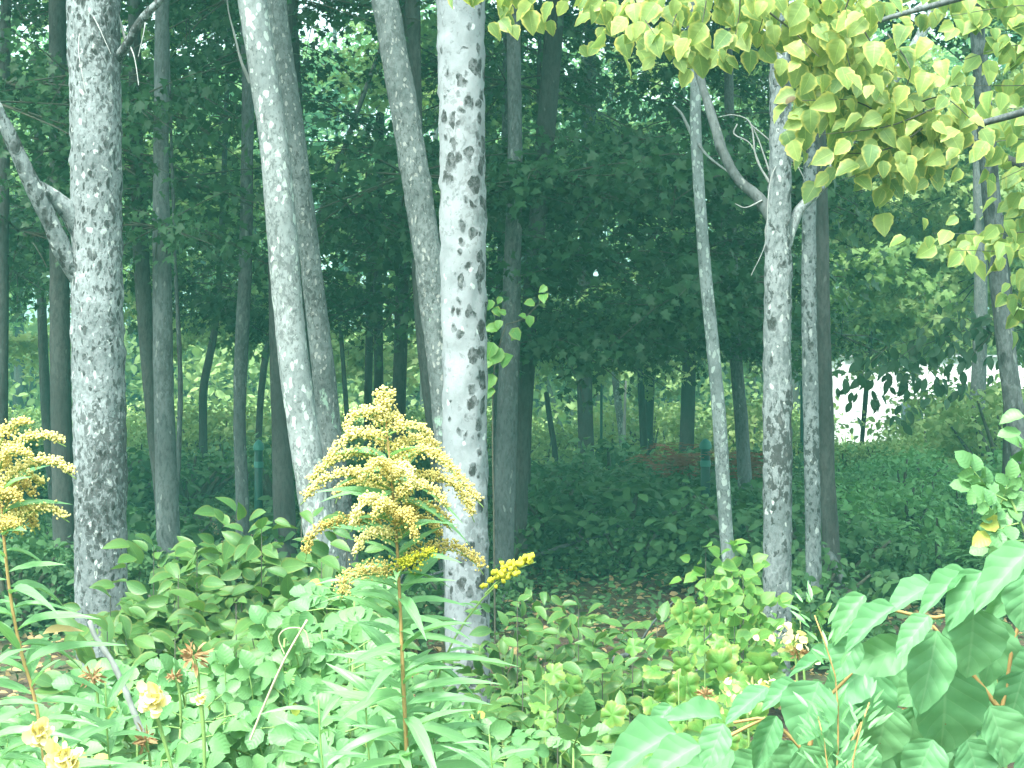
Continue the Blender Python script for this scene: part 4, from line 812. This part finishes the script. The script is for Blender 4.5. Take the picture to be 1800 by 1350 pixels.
# dried brown blooms
def dried(px, py, d, r, label):
    c = P(px, py, d); t = thing('dried_bloom', label, 'flower', c); mb = MB(); n = 60
    dirs = unit(RNG.normal(0, 1, (n, 3)) * (1.3, 1, .8)); cloud(mb, dirs * U(0, r * .5, n)[:, None], dirs + RNG.normal(0, .4, (n, 3)), RNG.normal(0, 1, (n, 3)), U(.4, 1.0, n) * r, (LOW[0] * (.45, 1, 1), LOW[1], LOW[2]))
    link('withered_petals', mb.mesh('withered_petals', CONE), t, kind='stuff'); twig_part(t, [(0, 0, 0), P(px + 8, py + 30, d) - c, P(px + 10, py + 90, d) - c], .002, .002, STEM_G, 'stem')
dried(340, 1152, 2.2, .022, 'wide dried brown bloom right of the small bare stick'); dried(163, 1188, 2.2, .018, 'dried brown bloom at the foot of the black-specked trunk')
dried(308, 1190, 2.3, .012, 'small dried brown bloom under the wide one'); dried(1240, 1222, 2.2, .014, 'dried brown bloom left of the broad leaves')
dried(1405, 1150, 2.3, .014, 'dried brown bloom below the rough trunk'); dried(255, 1300, 2.1, .018, 'dried bloom under the large pale yellow rose')
# pale seed clusters at right
for px, py, r, lb in [(1395, 1125, .02, 'cream seed cluster at the foot of the rough trunk'), (1310, 1218, .022, 'cream seed cluster left of the broad leaves'), (1760, 1205, .018, 'cream seed cluster at the lower right edge')]:
    c = P(px, py, 2.3); t = thing('seed_cluster', lb, 'flower', c); mb = MB(); n = 46
    p = RNG.normal(0, 1, (n, 3)) * (r, r * .5, r * .55); cloud(mb, p, RNG.normal(0, 1, (n, 3)), RNG.normal(0, 1, (n, 3)), U(.008, .014, n), (LOW[0] * (1.6, 1, 1), LOW[1], LOW[2])); link('bracts', mb.mesh('bracts', PETAL), t, kind='stuff')
    twig_part(t, [(0, 0, 0), P(px + 5, py + 50, 2.3) - c, P(px + 10, py + 200, 2.3) - c], .002, .002, STEM_G, 'stem')

# ------------------------------------------------------------------ goldenrod
FL = [(np.array([(0, 0, 0), (.5, .4, 0), (0, .45, .5), (-.5, .4, 0), (0, .45, -.5), (.22, 1, .1), (-.2, .95, -.12)], float), [(0, 1, 2), (0, 2, 3), (0, 3, 4), (0, 4, 1), (1, 5, 2), (2, 5, 6, 3), (3, 6, 4), (4, 6, 5, 1)], np.zeros((7, 2)))]
def raceme(t, pts, d, mat, thick=.010, fl=.0033, dens=3900, org=None, stemmat=STEM_G):
    w = np.array([P(a, b, d + dd) for a, b, dd in pts]) - org; q = catmull(w, 24); mb = MB()
    ln = np.linalg.norm(np.diff(q, axis=0), axis=1).sum(); n = max(14, int(ln * dens))
    V, Fc = tube(q, np.linspace(.0016, .0007, 24), 4); nb = len(Fc); mb.add(V, Fc)
    u = np.clip(RNG.uniform(.12, 1.0, n), 0, .999); idx = (u * 22).astype(int); p = q[idx] + (q[idx + 1] - q[idx]) * (u * 22 - idx)[:, None]
    ofs = RNG.normal(0, 1, (n, 3)) * thick * (1.15 - .7 * u)[:, None] * (1, .8, .7); ofs[:, 2] += thick * .55
    cloud(mb, p + ofs, unit(ofs + (0, 0, thick) + RNG.normal(0, .004, (n, 3))), RNG.normal(0, 1, (n, 3)), U(.7, 1.25, n) * fl, FL[0])
    me = mb.mesh('flower_spray', mat); me.materials.append(stemmat)
    mi = np.zeros(len(me.polygons), np.int32); mi[:nb] = 1; me.polygons.foreach_set('material_index', mi)
    link('flower_spray', me, t)
def lance_leaves(t, q, n, size, org, u0=.0, u1=.9, up=.25):
    for i in range(n):
        u = u0 + (u1 - u0) * (i + .5) / n; p, dr = along(q, u); a = i * 2.4 + U(-.4, .4)
        td = unit(np.array([math.cos(a) * 1.1, math.sin(a) * .65 - .15, up + U(-.3, .6)])); leaf_obj(t, 'lance', p, td, unit(np.array([U(-.5, .5), -.6, 1]) - td * .3), size * (1.5 - 1.1 * u) * U(.6, 1.15), 'leaf', U(.7, 1.0))
D = 2.15
c = P(716, 700, D); t = thing('goldenrod', 'tall goldenrod with arching golden sprays in the middle foreground', 'flower', (c[0], D, gz(c[0], D))); org = np.array(t.location)
st = np.array([(0, 0, 0)] + [tuple(P(a, b, D) - org) for a, b in [(722, 1450), (716, 1340), (709, 1200), (704, 1080), (698, 960), (690, 860), (680, 760), (674, 700)]])
q = catmull(st, 60); V, Fc = tube(q, np.interp(np.linspace(0, 1, 60), [0, .6, 1], [.0045, .0036, .0012]), 7); link('stem', new_mesh('stem', V, Fc, STEM_B), t)
lance_leaves(t, q, 100, .18, org, .60, .95)
R_ = [  # left and right arching sprays (px, py, depth offset)
 [(678, 765, 0), (650, 728, 0), (622, 735, .01), (606, 768, 0)], [(680, 775, 0), (625, 765, -.02), (590, 795, -.03), (570, 822, -.03)], [(684, 810, 0), (620, 800, .03), (570, 825, .04), (540, 855, .04)],
 [(688, 860, 0), (620, 835, -.03), (565, 850, -.05), (528, 888, -.05)], [(688, 880, 0), (640, 850, .06), (600, 860, .08), (590, 885, .08)], [(692, 930, 0), (640, 918, 0), (580, 925, 0), (545, 950, 0), (537, 985, 0)],
 [(694, 950, 0), (655, 940, -.05), (632, 960, -.06), (622, 985, -.06)], [(690, 900, 0), (650, 880, -.06), (628, 905, -.08), (618, 935, -.08)],
 [(680, 765, 0), (715, 752, 0), (745, 758, 0), (756, 775, 0)], [(684, 800, 0), (730, 775, .03), (765, 790, .05), (790, 830, .05)], [(686, 830, 0), (740, 795, -.03), (780, 815, -.04), (812, 850, -.05), (850, 892, -.06)],
 [(690, 860, 0), (740, 840, .04), (790, 850, .05), (820, 885, .06), (834, 918, .06)], [(692, 890, 0), (730, 855, -.05), (765, 870, -.06), (790, 900, -.06)], [(695, 920, 0), (735, 890, 0), (770, 905, 0), (795, 935, 0)],
 [(696, 950, 0), (730, 915, .03), (760, 925, .03), (775, 950, .03)], [(676, 730, 0), (668, 705, 0), (662, 692, 0)], [(675, 725, 0), (685, 700, 0), (688, 690, 0)], [(676, 760, 0), (674, 715, 0), (673, 683, 0)], [(678, 745, 0), (660, 725, -.01), (650, 735, -.01)], [(678, 750, 0), (695, 735, .01), (702, 748, 0)],
 [(688, 840, 0), (665, 815, -.06), (650, 830, -.08), (640, 850, -.08)], [(690, 850, 0), (712, 825, -.06), (725, 845, -.08), (728, 870, -.08)], [(694, 910, 0), (670, 890, -.08), (655, 920, -.09)], [(695, 930, 0), (715, 905, -.08), (728, 940, -.09), (730, 960, -.09)],
 [(690, 870, 0), (700, 790, .05), (712, 772, .05)], [(684, 800, 0), (660, 765, .04), (640, 775, .05)]]
for i, r in enumerate(R_): raceme(t, r, D, FLOWER_B if i in (5, 13, 14, 23) else FLOWER, .0058, org=org)
raceme(t, [(697, 1010, 0), (740, 975, .02), (800, 968, .02), (835, 990, .02), (850, 1010, .02)], D, FLOWER_B, .009, org=org)
raceme(t, [(697, 1010, 0), (650, 1010, -.03), (610, 1025, -.04), (598, 1060, -.04)], D, FLOWER_B, .009, org=org)
raceme(t, [(698, 1000, 0), (725, 990, -.03), (755, 975, -.04), (765, 970, -.04)], D, FLOWER_G, .006, org=org)
# side shoot with a bright spike
c = P(760, 700, D + .05); t = thing('goldenrod', 'young goldenrod shoot with a single bright yellow spike pointing right', 'flower', (c[0], D + .05, gz(c[0], D))); org = np.array(t.location)
st = [(0, 0, 0)] + [tuple(P(a, b, D + .05) - org) for a, b in [(735, 1400), (760, 1220), (800, 1120), (850, 1050), (880, 1022)]]
q = catmull(st, 40); V, Fc = tube(q, np.linspace(.003, .0012, 40), 6); link('stem', new_mesh('stem', V, Fc, STEM_G), t)
raceme(t, [(852, 1045, 0), (880, 1018, 0), (910, 1000, 0), (942, 988, 0)], D + .05, FLOWER_G, .0062, .008, 900, org=org); lance_leaves(t, q, 26, .06, org, .62, .97)
# left goldenrod
c = P(60, 700, 2.0); t = thing('goldenrod', 'goldenrod with arching golden sprays cut by the left edge', 'flower', (c[0], 2.0, gz(c[0], 2.0))); org = np.array(t.location)
st = [(0, 0, 0)] + [tuple(P(a, b, 2.0) - org) for a, b in [(80, 1400), (64, 1240), (38, 1150), (20, 1060), (8, 960), (0, 860), (-8, 770)]]
q = catmull(st, 50); V, Fc = tube(q, np.linspace(.0045, .0016, 50), 7); link('stem', new_mesh('stem', V, Fc, STEM_B), t); lance_leaves(t, q, 60, .165, org, .60, .965)
for i, r in enumerate([[(-5, 800, 0), (10, 760, 0), (35, 747, 0), (56, 750, 0)], [(-2, 830, 0), (30, 785, 0), (80, 770, 0), (116, 785, 0)], [(0, 860, 0), (40, 825, -.02), (90, 815, -.03), (134, 842, -.03)], [(2, 880, 0), (30, 840, .03), (60, 845, .04), (80, 860, .04)],
    [(4, 910, 0), (20, 860, 0), (45, 855, 0), (60, 880, 0)], [(6, 940, 0), (40, 905, 0), (85, 898, 0), (122, 918, 0)], [(6, 940, 0), (25, 900, .03), (50, 900, .04), (62, 940, .04)], [(-4, 840, 0), (10, 800, -.03), (40, 800, -.04), (60, 812, -.04)], [(2, 900, 0), (-20, 870, 0), (-40, 890, 0)], [(0, 880, 0), (20, 870, -.04), (40, 890, -.04)], [(4, 930, 0), (25, 925, -.04), (40, 945, -.04)]]):
    raceme(t, r, 2.0, FLOWER_B if i in (4, 6, 9, 10) else FLOWER, .0062, org=org)
o = leaf_obj(t, 'wither', P(75, 1115, 1.98) - org, (1, 0, .35), (0, -.6, .7), .045, 'leaf', 1.6); o['label'] = 'shrivelled brown leaf'
for k, (px, top, d, lb) in enumerate([(185, 1200, 2.05, 'leafy unflowered stalk with narrow leaves left of the largest rose bloom'), (640, 1130, 2.3, 'leafy unflowered stalk just left of the tall goldenrod stem'), (760, 1250, 2.2, 'leafy unflowered stalk in front of the spotted trunk foot'), (-20, 1130, 1.9, 'leafy stalk with narrow leaves at the left edge'), (560, 1230, 2.0, 'low leafy stalk with narrow leaves left of centre at the bottom'), (860, 1290, 2.1, 'low narrow-leaved stalk right of the spotted trunk foot'), (110, 1290, 1.9, 'low narrow-leaved stalk between the two bottom left blooms')]):
    c = P(px, 700, d); t = thing('leafy_stalk', lb, 'plant', (c[0], d, gz(c[0], d))); org = np.array(t.location)
    st = [(0, 0, 0)] + [tuple(P(a, b, d) - org) for a, b in [(px + 12, 1400), (px + 4, (1400 + top) / 2), (px, top)]]
    q = catmull(st, 40); V, Fc = tube(q, np.linspace(.0034, .001, 40), 6); link('stem', new_mesh('stem', V, Fc, STEM_G), t)
    lance_leaves(t, q, 34, .16, org, .62, .99, .35)
# bare stick, straw
c = P(215, 1215, 2.5); o = thing('bare_stick', 'bare grey stick slanting up before the black-specked trunk', 'stick', c)
V, Fc = tube(catmull([P(a, b, 2.5) - c for a, b in [(250, 1290), (222, 1218), (195, 1160), (168, 1120), (158, 1092)]], 40), np.linspace(.0052, .004, 40), 8, .0012, 90); link('shaft', new_mesh('stick', V, Fc, BK['dead']), o)
c = P(460, 1245, 2.4); o = thing('straw_stalk', 'tan bent straw stalk slanting across the left thicket', 'grass stalk', c)
V, Fc = tube(catmull([P(a, b, 2.4) - c for a, b in [(440, 1300), (462, 1245), (500, 1160), (540, 1090)]], 20), .0018, 6); link('stalk', new_mesh('stalk', V, Fc, STEM_T), o)
V, Fc = tube(catmull([P(a, b, 2.4) - c for a, b in [(500, 1150), (490, 1120), (505, 1105), (535, 1108), (545, 1140)]], 20), .0011, 5); link('stalk', new_mesh('stalk', V, Fc, STEM_T), o)

# ------------------------------------------------------------------ broad-leaved shrub at the lower right
c = P(1650, 700, 1.9); t = thing('broad_leaved_shrub', 'shrub with large veined drooping green leaves at the lower right', 'shrub', (c[0], 1.9, gz(c[0], 1.9))); org = np.array(t.location)
for pts in ([(1700, 1450), (1760, 1250), (1790, 1100), (1840, 1020)], [(1840, 1020), (1740, 1050), (1650, 1085), (1560, 1070), (1510, 1060)], [(1760, 1250), (1690, 1160), (1640, 1100)], [(1500, 1450), (1420, 1330), (1350, 1265), (1290, 1270)], [(1420, 1330), (1440, 1250), (1500, 1180)], [(1200, 1345), (1290, 1290), (1345, 1262)], [(1500, 1440), (1490, 1330), (1515, 1270)]):
    twig_part(t, [P(a, b, 1.95) - org for a, b in pts], .0035, .0018, STEM_B, 'stem', 16)
BL = [  # base, tip, width px, facing (x, z), depth
 ((1712, 1068), (1706, 1195), 112, (.0, .25), 1.85), ((1752, 1085), (1738, 1215), 80, (.3, .1), 1.95), ((1648, 1108), (1618, 1258), 82, (-.1, .45), 1.82), ((1660, 1170), (1668, 1340), 128, (.1, .0), 1.9), ((1440, 1198), (1400, 1308), 100, (-.2, .6), 1.8),
 ((1600, 1135), (1478, 1175), 72, (0, .1), 1.9), ((1505, 1120), (1466, 1198), 58, (-.3, .5), 1.85), ((1520, 1046), (1458, 1120), 44, (-.3, .9), 1.85), ((1572, 1066), (1482, 1130), 50, (-.2, 1.3), 1.82), ((1640, 1028), (1560, 1065), 56, (-.1, 1.4), 1.9),
 ((1700, 1005), (1612, 1068), 48, (-.2, 1.4), 1.86), ((1728, 1004), (1662, 1102), 62, (-.3, .8), 1.84), ((1815, 962), (1708, 1062), 66, (-.2, 1.3), 1.8), ((1815, 1000), (1732, 1092), 54, (.1, .5), 1.9), ((1634, 1082), (1574, 1152), 46, (-.2, 1.0), 1.8), ((1800, 1010), (1798, 1110), 90, (.2, .5), 1.88),
 ((1350, 1208), (1274, 1268), 40, (0, 1.5), 1.85), ((1268, 1262), (1170, 1250), 52, (0, 1.3), 1.85), ((1272, 1272), (1238, 1355), 56, (-.1, .9), 1.8), ((1365, 1258), (1326, 1350), 46, (.1, .8), 1.84), ((1190, 1290), (1058, 1342), 76, (0, 1.4), 1.75), ((1230, 1310), (1130, 1360), 66, (0, 1.2), 1.7),
 ((1410, 1310), (1440, 1400), 80, (0, .3), 1.9), ((1560, 1240), (1540, 1350), 90, (0, .0), 2.0), ((1480, 1230), (1440, 1330), 80, (0, .2), 2.0), ((1610, 1240), (1590, 1360), 96, (.2, .0), 2.05), ((1540, 1180), (1520, 1290), 90, (-.1, .0), 2.08), ((1580, 1130), (1560, 1230), 84, (.1, .1), 2.1),
 ((1770, 1130), (1790, 1240), 80, (.2, .2), 2.0), ((1800, 1180), (1770, 1290), 80, (-.2, .3), 1.95), ((1740, 1240), (1780, 1350), 86, (.2, .5), 1.85), ((1500, 1300), (1520, 1400), 80, (0, .4), 1.8), ((1640, 1300), (1600, 1390), 80, (0, .5), 1.8), ((1700, 1300), (1730, 1390), 84, (.1, .5), 1.85),
 ((1330, 1300), (1390, 1380), 70, (0, .4), 1.95), ((1470, 1100), (1500, 1140), 40, (0, .6), 2.0), ((1640, 1180), (1580, 1240), 70, (-.1, .3), 2.05), ((1400, 1200), (1340, 1240), 40, (0, 1.2), 1.95), ((1480, 1150), (1390, 1170), 34, (0, 1.5), 1.95), ((1290, 1320), (1180, 1380), 70, (0, .9), 1.85), ((1180, 1240), (1140, 1290), 36, (0, 1.2), 2.0)]
for (bx, by), (tx, ty), wpx, (fx, fz), d in BL:
    a = P(bx, by, d); foreshort = .018 * fz; b = P(tx, ty, d - foreshort); ln = np.linalg.norm(b - a)
    leaf_obj(t, 'big', a - org, b - a, (fx, -1, fz), ln, 'leaf', (wpx / F * d) / (.78 * ln))
for k in range(40):
    px = U(1320, 1830); top = np.interp(px, [1320, 1450, 1600, 1830], [1300, 1200, 1140, 1110]); py = U(top, 1400); d = U(2.0, 2.3)
    leaf_obj(t, 'big', P(px, py, d) - org, (U(-1, 1), U(-.3, .3), -U(.2, 1.2)), (U(-.5, .5), -1, U(-.1, .9)), U(.05, .085), 'leaf')
# feathery shoots in front of the shrub
def shoot(px, y0, y1, d, label, tipx):
    c = P(px, y1, d); t = thing('aster_shoot', label, 'plant', (c[0], d, gz(c[0], d))); org = np.array(t.location)
    st = [(0, 0, 0), P(px, 1420, d) - org, P(px, y1, d) - org, P(tipx, y0, d) - org]; q = catmull(st, 40); V, Fc = tube(q, np.linspace(.0028, .0008, 40), 5); link('stem', new_mesh('stem', V, Fc, STEM_B), t)
    for i in range(90):
        u = U(.0, 1.0) ** .6 * .45 + .55; p, dr = along(q, u); a = i * 2.4; td = unit(np.array([math.cos(a), math.sin(a) * .7, .0]) + dr * U(.6, 1.4))
        leaf_obj(t, 'aster', p + td * U(0, .03), td, unit(np.array([U(-.3, .3), -.7, .8])), U(.012, .026), 'leaf', 1.2)
shoot(1470, 1082, 1200, 1.78, 'feathery light green shoot above the left of the broad leaves', 1432)
shoot(1500, 1235, 1330, 1.72, 'feathery shoot with narrow leaves in front of the broad leaves', 1528)
shoot(1455, 1260, 1340, 1.74, 'small feathery shoot before the lit broad leaf', 1438)

# ------------------------------------------------------------------ added veil of teal air, standing in for glare on glass
if VEIL:
    m, t, out = base_mat('teal veil for glass glare'); pv = nn(t, 'ShaderNodeVolumePrincipled'); pv.inputs['Color'].default_value = (*VEIL_COL, 1); pv.inputs['Density'].default_value = VEIL
    t.links.new(pv.outputs[0], out.inputs['Volume'])
    mb = MB(); box(mb, -170, 170, -70, 170, -1.5, 22); link('glare_veil', mb.mesh('glare_veil', m, False), kind='stuff')
print('objects', len(bpy.data.objects), 'tris', sum(len(me.loops) - 2 * len(me.polygons) for me in bpy.data.meshes))
